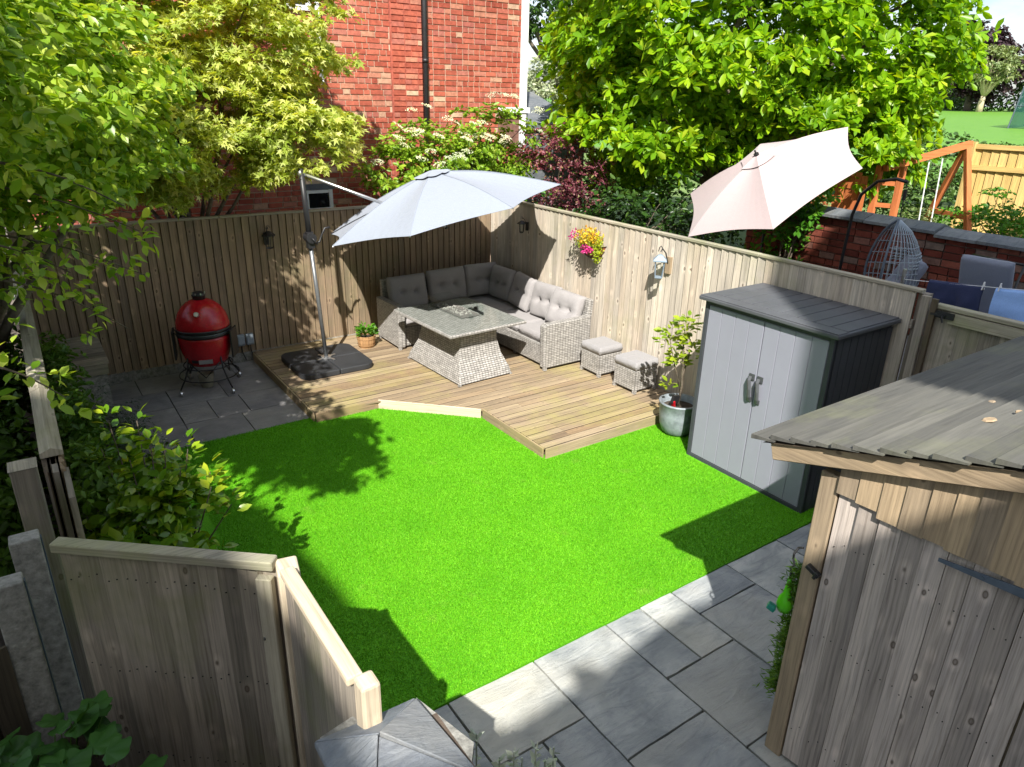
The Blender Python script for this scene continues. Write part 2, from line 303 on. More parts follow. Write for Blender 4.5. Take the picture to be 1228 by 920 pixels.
MT['lf_moss'] = leafmat('artificial_hedge_leaf', [(0, (.05, .14, .01)), (1, (.14, .27, .02))], trans=.2)
MT['lf_yellow'] = leafmat('yellow_flower', [(0, (.7, .32, .02)), (.5, (.75, .5, .03)), (1, (.55, .55, .05))], trans=.2, tcol=(1, .9, .4))
MT['lf_pinkf'] = leafmat('magenta_flower', [(0, (.55, .02, .22)), (1, (.75, .08, .35))], trans=.2, tcol=(1, .4, .7))
MT['lf_pot'] = leafmat('lime_pot_leaf', [(0, (.16, .28, .015)), (1, (.40, .48, .03))], trans=.35)
MT['lf_rust'] = leafmat('rust_leaf', [(0, (.45, .10, .03)), (1, (.6, .2, .08))], trans=.2, tcol=(1, .7, .5))

# ---------------------------------------------------------------- mesh helpers
class MB:
    def __init__(s): s.v = []; s.f = []; s.m = []; s.uvs = None
    def add(s, vs, fs, mi=0):
        o = len(s.v); s.v += [tuple(x) for x in vs]; s.f += [tuple(i+o for i in f) for f in fs]; s.m += [mi]*len(fs); return s
    def box(s, c, d, rot=None, mi=0):
        x, y, z = d[0]/2, d[1]/2, d[2]/2
        P = [Vector(p) for p in ((-x,-y,-z),(x,-y,-z),(x,y,-z),(-x,y,-z),(-x,-y,z),(x,-y,z),(x,y,z),(-x,y,z))]
        if rot is not None:
            if not isinstance(rot, Matrix): rot = Euler(rot).to_matrix()
            P = [rot @ p for p in P]
        c = Vector(c)
        return s.add([p+c for p in P], [(0,3,2,1),(4,5,6,7),(0,1,5,4),(1,2,6,5),(2,3,7,6),(3,0,4,7)], mi)
    def ab(s, a, b, mi=0):
        return s.box([(a[i]+b[i])/2 for i in range(3)], [abs(b[i]-a[i]) for i in range(3)], None, mi)
    def bar(s, p0, p1, w, h, up=(0,0,1), mi=0):
        p0, p1 = Vector(p0), Vector(p1); d = p1-p0; z = d.normalized(); x = z.cross(Vector(up))
        if x.length < 1e-4: x = z.cross(Vector((1,0,0)))
        x.normalize(); y = x.cross(z); rot = Matrix((x, z, -y if False else z.cross(x)*-1)).transposed() if False else Matrix((x, z, x.cross(z))).transposed()
        return s.box((p0+p1)/2, (w, d.length, h), rot, mi)
    def tube(s, pts, rad, n=8, mi=0, cap=True):
        pts = [Vector(p) for p in pts]
        if not hasattr(rad, '__len__'): rad = [rad]*len(pts)
        vs = []; fs = []; up = None
        for i, p in enumerate(pts):
            t = (pts[min(i+1, len(pts)-1)]-pts[max(i-1, 0)]).normalized()
            if up is None: up = t.orthogonal().normalized()
            up = (up - t*up.dot(t)).normalized(); sde = t.cross(up)
            for k in range(n):
                a = 2*math.pi*k/n; vs.append(p+(up*math.cos(a)+sde*math.sin(a))*rad[i])
        for i in range(len(pts)-1):
            for k in range(n): fs.append((i*n+k, i*n+(k+1)%n, (i+1)*n+(k+1)%n, (i+1)*n+k))
        if cap: fs.append(tuple(range(n))[::-1]); fs.append(tuple((len(pts)-1)*n+k for k in range(n)))
        return s.add(vs, fs, mi)
    def lathe(s, prof, n=24, c=(0,0,0), mi=0, cap=True):
        vs = []; fs = []
        for r, z in prof:
            for k in range(n):
                a = 2*math.pi*k/n; vs.append((c[0]+r*math.cos(a), c[1]+r*math.sin(a), c[2]+z))
        for i in range(len(prof)-1):
            for k in range(n): fs.append((i*n+k, i*n+(k+1)%n, (i+1)*n+(k+1)%n, (i+1)*n+k))
        if cap: fs.append(tuple(range(n))[::-1]); fs.append(tuple((len(prof)-1)*n+k for k in range(n)))
        return s.add(vs, fs, mi)
    def prism(s, poly, z0, z1, mi=0):
        n = len(poly); vs = [(x, y, z0) for x, y in poly]+[(x, y, z1) for x, y in poly]
        return s.add(vs, [tuple(range(n))[::-1], tuple(range(n, 2*n))]+[(i, (i+1)%n, (i+1)%n+n, i+n) for i in range(n)], mi)
    def mesh(s, name, mats, smooth=False, uvlong=None):
        me = bpy.data.meshes.new(name); me.from_pydata(s.v, [], s.f); me.update()
        for m in (mats if isinstance(mats, (list, tuple)) else [mats]): me.materials.append(m)
        if any(s.m):
            me.polygons.foreach_set('material_index', s.m)
        if smooth: me.polygons.foreach_set('use_smooth', [True]*len(me.polygons))
        boxuv(me, uvlong); return me
    def build(s, name, mats, parent=None, loc=(0,0,0), rot=None, smooth=False, world=True, uvlong=None):
        """world=True: vertices are world coordinates; origin moved to the parent's place"""
        if parent is not None and world:
            o = parent_loc(parent); s.v = [(x-o[0], y-o[1], z-o[2]) for x, y, z in s.v]
        ob = bpy.data.objects.new(name, s.mesh(name, mats, smooth, uvlong)); C.objects.link(ob)
        ob.parent = parent; ob.location = loc
        if rot: ob.rotation_euler = rot
        return ob
def parent_loc(p):
    l = Vector(p.location)
    while p.parent: p = p.parent; l += p.location
    return l
def boxuv(me, longax=None):
    nv = len(me.vertices); co = np.empty(nv*3); me.vertices.foreach_get('co', co); co = co.reshape(-1, 3)
    npoly = len(me.polygons); nr = np.empty(npoly*3); me.polygons.foreach_get('normal', nr); nr = np.abs(nr.reshape(-1, 3))
    tot = np.empty(npoly, int); me.polygons.foreach_get('loop_total', tot)
    nl = len(me.loops); vi = np.empty(nl, int); me.loops.foreach_get('vertex_index', vi)
    ax = np.repeat(nr.argmax(1), tot); c = co[vi]
    if longax is None:
        ext = co.max(0)-co.min(0) if nv else np.zeros(3); longax = int(ext.argmax())
    uv = np.empty((nl, 2))
    others = [a for a in range(3) if a != longax]
    for a in range(3):
        k = ax == a
        if a == longax: uv[k, 0] = c[k, others[0]]; uv[k, 1] = c[k, others[1]]
        else:
            o = [b for b in others if b != a][0]; uv[k, 0] = c[k, o]; uv[k, 1] = c[k, longax]
    l = me.uv_layers.new(name='UVMap'); l.data.foreach_set('uv', uv.ravel())
def thing(name, label, cat, loc=(0,0,0), rot=None, group=None):
    o = bpy.data.objects.new(name, None); C.objects.link(o); o.location = loc; o.empty_display_size = .1
    if rot: o.rotation_euler = rot
    o['label'] = label; o['category'] = cat
    if group: o['group'] = group
    return o
def tag(o, label, cat, group=None):
    o['label'] = label; o['category'] = cat
    if group: o['group'] = group
    return o
def struct(o, kind='structure'): o['kind'] = kind; return o
def inst(name, me, parent, loc, rot=(0,0,0), scale=(1,1,1)):
    ob = bpy.data.objects.new(name, me); C.objects.link(ob); ob.parent = parent
    ob.location = Vector(loc)-(parent_loc(parent) if parent else Vector()); ob.rotation_euler = rot; ob.scale = scale; return ob
def bevel(o, w=.01, seg=2):
    m = o.modifiers.new('bevel', 'BEVEL'); m.width = w; m.segments = seg; m.limit_method = 'ANGLE'; return o
def copy_thing(root, loc, label, rot=None):
    def cp(o, par):
        c = o.copy(); C.objects.link(c); c.parent = par
        for ch in [x for x in KIDS.get(o.name, [])]: cp(ch, c)
        return c
    KIDS = {}
    for o in C.objects:
        if o.parent: KIDS.setdefault(o.parent.name, []).append(o)
    c = cp(root, None); c.location = loc; c['label'] = label
    if rot is not None: c.rotation_euler = rot
    return c

# ---------------------------------------------------------------- foliage
TPL = {}
TPL['oval'] = (np.array([(0,0,0),(-.24,.3,.05),(.24,.3,.05),(-.25,.62,.03),(.25,.62,.03),(0,1,-.10),(0,.32,0),(0,.65,-.03)]),
               [(0,6,1),(0,2,6),(6,7,3,1),(6,2,4,7),(7,5,3),(7,4,5)])
TPL['fold'] = (np.array([(0,0,0),(-.17,.32,.04),(-.22,.68,.05),(0,1,-.06),(.22,.68,.05),(.17,.32,.04)]), [(0,3,2,1),(0,5,4,3)])
TPL['small'] = (np.array([(0,0,0),(-.3,.5,.0),(0,1,0),(.3,.5,.0)]), [(0,3,2,1)])
TPL['thin'] = (np.array([(0,0,0),(-.1,.5,.03),(0,1,0),(.1,.5,.03)]), [(0,3,2,1)])
def _maple():
    out = []
    for k, (a, r) in enumerate([(-165,.12),(-120,.42),(-85,.22),(-52,.72),(-28,.34),(0,1.0),(28,.34),(52,.72),(85,.22),(120,.42),(165,.12)]):
        out.append((math.sin(R(a))*r*.72, .3+math.cos(R(a))*r*.72, .05 if r < .4 else -.06))
    return (np.array([(0,.3,0)]+out), [(0, i+1, i) for i in range(1, 11)])
TPL['maple'] = _maple()
def foliage(name, P, D, S, tpl, mats, parent, rng, up=.6, roll=.6, mi=None, widths=1.0):
    T, F = TPL[tpl]; P = np.asarray(P, float); D = np.asarray(D, float); n = len(P)
    D = D/np.linalg.norm(D, axis=1)[:, None]
    Nn = rng.normal(0, roll, (n, 3)); Nn[:, 2] += up
    X = np.cross(D, Nn); X /= np.linalg.norm(X, axis=1)[:, None]+1e-9; Z = np.cross(X, D)
    S = np.broadcast_to(S, n)
    V = (X[:, None]*T[None, :, 0:1]*widths + D[:, None]*T[None, :, 1:2] + Z[:, None]*T[None, :, 2:3])*S[:, None, None]+P[:, None]
    k = len(T); V = V.reshape(-1, 3)
    lt = np.array([len(f) for f in F]); loops = np.concatenate([np.array(f) for f in F])
    LV = (loops[None]+np.arange(n)[:, None]*k).ravel(); LT = np.tile(lt, n); LS = np.concatenate([[0], np.cumsum(LT)[:-1]])
    if parent is not None: V = V-np.array(parent_loc(parent))
    me = bpy.data.meshes.new(name); me.vertices.add(len(V)); me.vertices.foreach_set('co', V.ravel())
    me.loops.add(len(LV)); me.loops.foreach_set('vertex_index', LV.astype(np.int32))
    me.polygons.add(len(LT)); me.polygons.foreach_set('loop_start', LS.astype(np.int32)); me.polygons.foreach_set('loop_total', LT.astype(np.int32))
    me.update(calc_edges=True); me.validate()
    for m in (mats if isinstance(mats, (list, tuple)) else [mats]): me.materials.append(m)
    if mi is not None: me.polygons.foreach_set('material_index', np.repeat(mi, len(F)).astype(np.int32))
    ob = bpy.data.objects.new(name, me); C.objects.link(ob); ob.parent = parent; return ob
def unit(rng, n):
    v = rng.normal(size=(n, 3)); return v/np.linalg.norm(v, axis=1)[:, None]
def clumps(rng, lobes, n, rmin=.62, cut=None):
    """clump centres in the outer shell of a union of ellipsoids"""
    W = np.array([l[1][0]*l[1][1]+l[1][1]*l[1][2] for l in lobes]); W = W/W.sum(); out = []; dirs = []
    while len(out) < n:
        i = rng.choice(len(lobes), p=W); c, r = np.array(lobes[i][0], float), np.array(lobes[i][1], float)
        d = unit(rng, 1)[0]; rad = rmin+(1-rmin)*rng.random()**.6; p = c+d*r*rad
        if any(np.sum(((p-np.array(b[0]))/np.array(b[1]))**2) < rmin**2*.8 for j, b in enumerate(lobes) if j != i): continue
        if cut and not cut(p): continue
        out.append(p); q = d/r; dirs.append(q/np.linalg.norm(q))
    return np.array(out), np.array(dirs)
def rosettes(rng, cen, dirs, per, cr, leaves, size, flat=.45, upw=.7, spread=1.0, svar=.25):
    """twig tips inside each clump, a whorl of leaves on every tip"""
    m = len(cen); k = m*per
    c = np.repeat(cen, per, 0); d = np.repeat(dirs, per, 0)
    o = unit(rng, k)*rng.random((k, 1))**.45*cr; o[:, 2] *= flat
    tip = c+o+np.array([0, 0, 1])*0.0
    ax = d*.6+o/cr*.5+np.array([0, 0, upw])+rng.normal(0, .25, (k, 3)); ax /= np.linalg.norm(ax, axis=1)[:, None]
    T = np.repeat(tip, leaves, 0); A = np.repeat(ax, leaves, 0)
    side = unit(rng, len(T)); side -= A*np.sum(side*A, 1)[:, None]; side /= np.linalg.norm(side, axis=1)[:, None]+1e-9
    D = side*spread+A*(.15+.45*rng.random((len(T), 1)))+np.array([0, 0, -.12])
    S = size*(1+rng.normal(0, svar, len(T))).clip(.45, 1.6)
    return T+side*size*.1, D, S
def limbs(mb, base, cen, rng, r0, fork_z=.35, n=14, segs=5):
    base = Vector(base); idx = rng.choice(len(cen), min(n, len(cen)), replace=False)
    top = Vector(cen.mean(0)); fk = base.lerp(top, fork_z)
    mb.tube([base, base.lerp(fk, .5)+Vector((rng.normal(0, .05), rng.normal(0, .05), 0)), fk], [r0, r0*.82, r0*.7], 10)
    for i in idx:
        t = Vector(cen[i]); pts = [fk]; 
        for k in range(1, segs+1):
            f = k/segs; p = fk.lerp(t, f)+Vector((0, 0, math.sin(f*math.pi)*.12*(t-fk).length))
            if k < segs: p += Vector(rng.normal(0, .05*(t-fk).length/segs*2, 3))
            pts.append(p)
        mb.tube(pts, [r0*.5*(1-.85*j/segs) for j in range(segs+1)], 6)

# ================================================================ SETTING
def sheet(name, x0, x1, y0, y1, z, mat, kind='structure'):
    me = bpy.data.meshes.new(name); me.from_pydata([(x0,y0,z),(x1,y0,z),(x1,y1,z),(x0,y1,z)], [], [(0,1,2,3)]); me.materials.append(MT[mat])
    boxuv(me, 0); o = bpy.data.objects.new(name, me); C.objects.link(o); return struct(o, kind)
sheet('ground', -900, 900, -900, 900, -.09, 'gravelly')
def lawn_poly(): return [(.92, 3.2), (6.9, 3.2), (6.9, 5.72), (4.46, 5.72), (4.46, 6.95), (3.41, 8.0), (2.58, 8.0), (2.56, 8.06), (1.0, 8.02)]
b = MB(); b.prism([(.30, 3.2)]+lawn_poly()[1:6]+[(3.3, 8.1), (2.5, 8.06), (.98, 8.03), (.60, 6.2), (.3, 4.2)], -.06, .006); lawn = struct(b.build('lawn', MT['lawn']))
# short artificial blades, too many to count
rg = np.random.default_rng(3)
nb = 330000; px_ = rg.uniform(.6, 6.9, nb*2); py_ = rg.uniform(3.2, 8.06, nb*2)
ok = ~((px_ > 4.40) & (py_ > 5.60)) & ~((px_ > 5.86) & (py_ < 4.86) & (py_ > 3.36)) & ~(px_ + py_ > 11.36+.02) | ((px_ > 4.3) & (py_ < 5.6) & ~((px_ > 5.86) & (py_ < 4.86) & (py_ > 3.36)))
ok &= ~((px_ < .98) & (py_ > 6)); px_, py_ = px_[ok][:nb], py_[ok][:nb]; nb = len(px_)
an = rg.uniform(0, 2*math.pi, nb); ln = rg.uniform(.010, .024, nb); lx, ly = rg.normal(0, .010, nb), rg.normal(0, .010, nb)
B0 = np.stack([px_, py_, np.full(nb, .004)], 1); wd = np.stack([np.cos(an), np.sin(an), np.zeros(nb)], 1)*.0032
V = np.stack([B0-wd, B0+wd, B0+np.stack([lx, ly, ln], 1)], 1).reshape(-1, 3)
me = bpy.data.meshes.new('grass_blades'); me.vertices.add(len(V)); me.vertices.foreach_set('co', V.ravel()); me.loops.add(len(V)); me.loops.foreach_set('vertex_index', np.arange(len(V), dtype=np.int32))
me.polygons.add(nb); me.polygons.foreach_set('loop_start', np.arange(0, len(V), 3, dtype=np.int32)); me.polygons.foreach_set('loop_total', np.full(nb, 3, np.int32)); me.update(calc_edges=True); me.materials.append(MT['blade'])
o = bpy.data.objects.new('grass', me); C.objects.link(o); struct(o, 'stuff')

# paving: joint bed and single slabs
def slab_mesh(name, w_, l_, t=.035, seed=0, rough=.004):
    r = random.Random(seed); b = MB(); nx, ny = 5, 5; vs = []
    for j in range(ny):
        for i in range(nx):
            ex = (i in (0, nx-1)); ey = (j in (0, ny-1))
            vs.append(((i/(nx-1)-.5)*w_+(r.uniform(-rough, rough) if not ex or not ey else 0), (j/(ny-1)-.5)*l_+(r.uniform(-rough, rough)), (-.003 if ex or ey else r.uniform(-.0015, .0015))))
    fs = [(j*nx+i, j*nx+i+1, (j+1)*nx+i+1, (j+1)*nx+i) for j in range(ny-1) for i in range(nx-1)]
    rim = [i for i in range(nx)]+[j*nx+nx-1 for j in range(1, ny)]+[(ny-1)*nx+i for i in range(nx-2, -1, -1)]+[j*nx for j in range(ny-2, 0, -1)]
    k = len(vs); vs += [(vs[i][0], vs[i][1], -t) for i in rim]; m = len(rim)
    fs += [(rim[(i+1) % m], rim[i], k+i, k+(i+1) % m) for i in range(m)]
    b.add(vs, fs); return b.mesh(name, MT['slate'], False, 1)
b = MB(); b.ab((.2, -.3, -.06), (6.9, 3.2, -.026)); patio = struct(b.build('patio', MT['joint']))
slabs = [(1.77,2.48,2.60,3.2),(2.48,3.18,2.2,3.2),(3.18,3.54,2.54,3.2),(3.54,3.9,2.54,3.2),(3.9,4.6,2.88,3.2),(3.9,4.6,2.19,2.88),(3.18,3.9,1.85,2.54),
 (4.6,5.3,2.66,3.2),(4.6,5.3,1.96,2.66),(5.3,6.0,2.5,3.2),(6.0,6.88,2.6,3.2),(5.3,6.0,1.8,2.5),(6.0,6.88,1.9,2.6),(1.06,1.77,2.2,3.2),(.72,1.06,2.5,3.2),
 (2.12,2.48,1.94,2.60),(1.77,2.12,1.94,2.60),(2.48,3.18,1.5,2.2),(3.18,3.9,1.15,1.85),(3.9,4.6,1.5,2.19),(1.42,2.48,1.3,1.94),(1.06,1.42,1.5,2.2),(2.48,3.18,.85,1.5),(1.42,2.48,.6,1.3),(2.48,3.18,.2,.85),(3.18,3.9,.5,1.15),(.72,1.06,1.9,2.5),(1.06,1.42,.8,1.5)]
for i, (x0, x1, y0, y1) in enumerate(slabs):
    me = slab_mesh('paving_slab', x1-x0-.016, y1-y0-.016, seed=i); s = inst('paving_slab', me, patio, ((x0+x1)/2, (y0+y1)/2, rnd.uniform(-.002, .003)), (rnd.uniform(-.002, .002), rnd.uniform(-.002, .002), rnd.uniform(-.004, .004)))
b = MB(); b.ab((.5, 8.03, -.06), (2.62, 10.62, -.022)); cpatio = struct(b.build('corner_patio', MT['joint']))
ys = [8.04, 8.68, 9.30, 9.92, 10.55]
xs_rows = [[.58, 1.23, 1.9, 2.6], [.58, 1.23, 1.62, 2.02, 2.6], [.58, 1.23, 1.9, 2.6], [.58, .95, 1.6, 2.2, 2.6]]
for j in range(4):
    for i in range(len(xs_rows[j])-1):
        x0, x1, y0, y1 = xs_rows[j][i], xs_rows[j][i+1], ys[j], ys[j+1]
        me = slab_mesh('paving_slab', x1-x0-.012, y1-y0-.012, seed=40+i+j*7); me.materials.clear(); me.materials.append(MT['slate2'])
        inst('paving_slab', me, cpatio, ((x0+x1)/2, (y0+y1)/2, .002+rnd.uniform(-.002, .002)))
sheet('planting_bed', -.05, 1.0, 3.0, 10.55, -.045, 'soil')
sheet('side_passage', -8, -.05, -3, 12, -.05, 'soil')
# neighbour's raised terrace and the land beyond it
b = MB(); b.ab((7.1, -6, -.06), (9.25, 10.5, 1.05)); struct(b.build('neighbour_terrace', MT['pavers']))
gx = [9.2, 11, 14, 18, 24, 30, 38, 48, 65, 90, 140, 300, 900]; gz = [1.05, 1.05, 1.1, 1.2, 1.6, 2.1, 2.45, 2.75, 3.1, 3.40, 3.5, 3.55, 3.6]
def field_z(x): return float(np.interp(x, gx, gz))
gy = [-700, -200, -60, -20, -5, 5, 12, 20, 40, 90, 200, 700]; vs = [(x, y, z) for x, z in zip(gx, gz) for y in gy]; n_ = len(gy)
fs = [(i*n_+j, (i+1)*n_+j, (i+1)*n_+j+1, i*n_+j+1) for i in range(len(gx)-1) for j in range(n_-1)]
b = MB(); b.add(vs, fs); fo = b.build('playing_field', [MT['field'], MT['fieldrough']]); struct(fo)
for p in fo.data.polygons: p.material_index = 1 if p.center.x < 27 else 0

# ================================================================ FENCES
def feather_mesh(name, w_, h, mat, t0=.007, t1=.02, top=0.0, warp=.0):
    b = MB(); x = w_/2; vs = []
    for k, z in enumerate((0, h*.33, h*.66, h)):
        dy = [0, warp, warp*.6, 0][k]
        vs += [(-x, 0+dy, z), (x, 0+dy, z+(top if k == 3 else 0)), (x, -t0+dy, z+(top if k == 3 else 0)), (-x, -t1+dy, z)]
    fs = [(0, 1, 2, 3), (15, 14, 13, 12)]
    for k in range(3):
        o = 4*k
        for i in range(4): fs.append((o+i, o+4+i, o+4+(i+1) % 4, o+(i+1) % 4))
    fs = [f[::-1] for f in fs]
    b.add(vs, fs); return b.mesh(name, mat, False, 2)
def fence_run(t, p0, p1, z0, z1, pitch, mat, name='board', face=-1, jitter=.002, over=.94, t1=.024, zj=.006, back=True):
    p0, p1 = Vector(p0), Vector(p1); d = p1-p0; n = max(1, round(d.length/pitch)); th = math.atan2(d.y, d.x)
    mes = [feather_mesh(name, pitch*over, z1-z0, mat, t1=t1*s, warp=wp) for s, wp in ((1, 0), (1.15, .002), (.9, -.002), (1.05, .001))]
    for i in range(n):
        p = p0.lerp(p1, (i+.5)/n)+Vector((rnd.uniform(-jitter, jitter)*math.cos(th), rnd.uniform(-jitter, jitter)*math.sin(th)))
        inst(name, mes[rnd.randrange(4)], t, (p.x, p.y, z0+rnd.uniform(-zj, 0)), (0, 0, th+rnd.uniform(-.012, .012)))
    if back:
        q = (p0+p1)/2; nx_, ny_ = -math.sin(th)*.016, math.cos(th)*.016
        b = MB(); b.box((q.x+nx_, q.y+ny_, (z0+z1)/2), (d.length, .006, z1-z0-.02), (0, 0, th)); b.build('added_seam_sheet', MT['dark'], t)  # dark sheet added behind the boards so the gaps read dark
# back fence
bf = thing('back_fence', 'long dark weathered timber fence behind the red barbecue and sofa, under the brick house', 'fence', (3.4, 10.6, 0))
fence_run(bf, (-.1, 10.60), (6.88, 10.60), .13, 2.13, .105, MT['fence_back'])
b = MB(); b.ab((-.1, 10.575, -.06), (6.88, 10.62, .13)); b.build('gravel_board', MT['concrete'], bf)
for x0, x1 in ((-.1, 2.35), (2.356, 4.8), (4.806, 6.86)):
    b = MB(); b.ab((x0, 10.56, 2.13), (x1, 10.635, 2.165)); bevel(b.build('cap_rail', MT['cap'], bf), .004, 1)
for z in (.4, 1.1, 1.8):
    b = MB(); b.ab((-.1, 10.605, z-.04), (6.88, 10.65, z+.04)); b.build('rail', MT['dark'], bf)
for x in (0, 2.35, 4.8, 6.85):
    b = MB(); b.ab((x-.045, 10.66, -.06), (x+.045, 10.75, 2.1)); b.build('post', MT['dark'], bf)
# right fence, seen from the garden side
rf = thing('side_fence', 'tall sunlit pale timber fence carrying the flower basket and blue lantern, behind the stools', 'fence', (6.9, 6.9, 0))
fence_run(rf, (6.9, 10.58), (6.9, 3.22), .05, 2.17, .105, MT['fence'])
for y0, y1 in ((3.16, 5.0), (5.006, 6.85), (6.856, 8.7), (8.706, 10.56)):
    b = MB(); b.ab((6.865, y0, 2.17), (6.945, y1, 2.203+.002*(y0 > 5))); bevel(b.build('cap_rail', MT['cap'], rf), .005, 1)
for z in (.4, 1.1, 1.85):
    b = MB(); b.ab((6.905, 3.2, z-.04), (6.95, 10.55, z+.04)); b.build('rail', MT['grey'], rf)
for y in (3.18, 5.0, 6.85, 8.7, 10.5):
    b = MB(); b.ab((6.955, y-.045, -.06), (7.045, y+.045, 2.15)); b.build('post', MT['grey'], rf)
b = MB(); b.ab((6.855, 3.07, 0), (6.895, 3.15, 2.16)); bevel(b.build('end_post', MT['grey'], rf), .005, 1)
# lower fence with bolt at the far right
lf = thing('side_gate_fence', 'lower grey timber fence with black bolt, right of the storage cabinet beside the laundry', 'fence', (6.93, 2, 0))
fence_run(lf, (6.93, 3.03), (6.93, -.4), .05, 2.06, .12, MT['grey'])
b = MB(); b.ab((6.885, -.4, 2.06), (6.975, 3.03, 2.10)); bevel(b.build('cap_rail', MT['cap'], lf), .006, 1)
b = MB(); b.ab((6.875, -.4, 1.95), (6.908, 2.88, 2.05)); b.build('top_rail', MT['cap'], lf)
b = MB(); b.bar((6.86, 3.02, 0), (6.86, 3.02, 2.15), .05, .035); b.build('gate_stile', MT['dark'], lf)
b = MB(); b.ab((6.855, 2.83, 1.99), (6.873, 3.01, 2.05)); b.ab((6.84, 2.90, 2.005), (6.858, 3.03, 2.025)); b.bar((6.838, 2.93, 2.015), (6.82, 2.90, 1.96), .012, .012); b.build('bolt', MT['black'], lf)
# left fence seen from above, along its cap
left = thing('left_fence', 'narrow mossy capped timber fence seen along its top, left of the planting bed', 'fence', (-.08, 7.5, 0))
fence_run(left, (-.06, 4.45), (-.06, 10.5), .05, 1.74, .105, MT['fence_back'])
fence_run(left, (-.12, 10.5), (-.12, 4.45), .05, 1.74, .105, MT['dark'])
yy = 4.62
while yy < 10.3:
    l_ = rnd.choice((1.7, .55, 1.1)); b = MB(); x = -.09; y1 = min(yy+l_, 10.4)
    vs = []; 
    for y in (yy, y1-.006): vs += [(x-.06, y, 1.755), (x-.06, y, 1.785), (x, y, 1.81), (x+.06, y, 1.785), (x+.06, y, 1.755)]
    b.add(vs, [(0, 1, 2, 3, 4), (9, 8, 7, 6, 5)]+[((i+1) % 5, i, i+5, (i+1) % 5+5) for i in range(5)])
    b.build('cap_rail', MT['cap'], left, loc=(rnd.uniform(-.003, .003), 0, rnd.uniform(-.002, .002))); yy = y1+.002
b = MB(); b.ab((-.145, 4.55, .3), (-.125, 10.4, .38)); b.ab((-.145, 4.55, 1.3), (-.125, 10.4, 1.38)); b.build('rail', MT['dark'], left)
# tall square post
b = MB(); b.ab((-.275, 4.06, -.05), (-.155, 4.18, 1.965)); vs = [(-.28, 4.055, 1.965), (-.15, 4.055, 1.965), (-.15, 4.185, 1.965), (-.28, 4.185, 1.965), (-.215, 4.12, 1.995)]
tp = b.build('gate_post', MT['grey']); bevel(tp, .006, 1); tag(tp, 'thick square cracked timber post at the end of the mossy capped fence', 'post')
b2 = MB(); b2.add(vs, [(0,1,4),(1,2,4),(2,3,4),(3,0,4),(3,2,1,0)]); k = b2.build('post_cap', MT['cap'], None); k.parent = tp
b = MB(); b.ab((-.10, 4.40, -.05), (-.07, 4.52, 1.75)); b.ab((-.05, 4.10, .3), (-.02, 4.5, 1.72)); o = b.build('fence_end_post', MT['grey']); tag(o, 'thin upright timber strip beside the thick cracked post', 'post')
# gate in front
th = math.atan2(2.86-3.56, .70+.12)
ga = thing('garden_gate', 'closed grey vertical board gate with straight top rail in the lower left foreground', 'gate', (.29, 3.21, 0))
def gp(u, off, z): # u along the gate 0..1, off towards the camera
    p = Vector((-.12, 3.56)).lerp(Vector((.70, 2.86)), u); nrm = Vector((math.sin(th), -math.cos(th))); return (p.x+nrm.x*off, p.y+nrm.y*off, z)
fence_run(ga, gp(.0, 0, 0)[:2], gp(1, 0, 0)[:2], .06, 1.745, .098, MT['grey'], t1=.024, zj=0)
b = MB(); b.bar(gp(-.02, .012, 1.77), gp(.99, .012, 1.77), .07, .05); bevel(b.build('top_rail', MT['cap'], ga), .005, 1)
b = MB(); b.bar(gp(0, -.03, 1.6), gp(.98, -.03, 1.6), .03, .09); b.bar(gp(0, -.03, .4), gp(.98, -.03, .4), .03, .09); b.build('rail', MT['grey'], ga)
b = MB()
for i in range(11):
    for z in (.45, 1.05, 1.6):
        for du in (-.02, .02): b.box(gp((i+.5)/11+du, .0205, z+rnd.uniform(-.025, .025)), (.007, .004, .004), (0, 0, th))
struct(b.build('nail_heads', MT['blackm'], ga), 'stuff')
b = MB(); b.box(gp(.955, .052, .85), (.075, .045, 1.74), (0, 0, th)); bevel(b.build('latch_stile', MT['cap'], ga), .005, 1)
b = MB(); b.tube([gp(.93, .03, 1.42), gp(.93, .055, 1.42)], .016, 10); b.tube([gp(.93, .055, 1.42), gp(.93, .075, 1.37)], [.008, .006], 8); b.build('ring_latch', MT['steel'], ga, smooth=True)
b = MB(); b.box((.728, 2.815, .87), (.10, .14, 1.80), (0, 0, -.2)); o = b.build('gate_stop_post', MT['fascia']); bevel(o, .012, 2); tag(o, 'short pale rounded post where the front gate meets the side panel', 'post')
sp = thing('short_fence', 'narrow timber fence panel with sunlit top edge between front gate and slate capped pillar', 'fence', (.7, 2.3, 0))
fence_run(sp, (.715, 2.74), (.715, 1.98), .05, 1.77, .11, MT['grey'], zj=0)
b = MB(); b.ab((.672, 1.97, 1.77), (.738, 2.745, 1.81)); bevel(b.build('top_rail', MT['fascia'], sp), .008, 2)
b = MB(); b.ab((.735, 1.98, .3), (.765, 2.74, .38)); b.ab((.735, 1.98, 1.5), (.765, 2.74, 1.58)); b.build('rail', MT['grey'], sp)
b = MB(); b.ab((.690, 1.87, -.05), (.765, 1.955, 1.83)); bevel(b.build('end_post', MT['fascia'], sp), .012, 2)
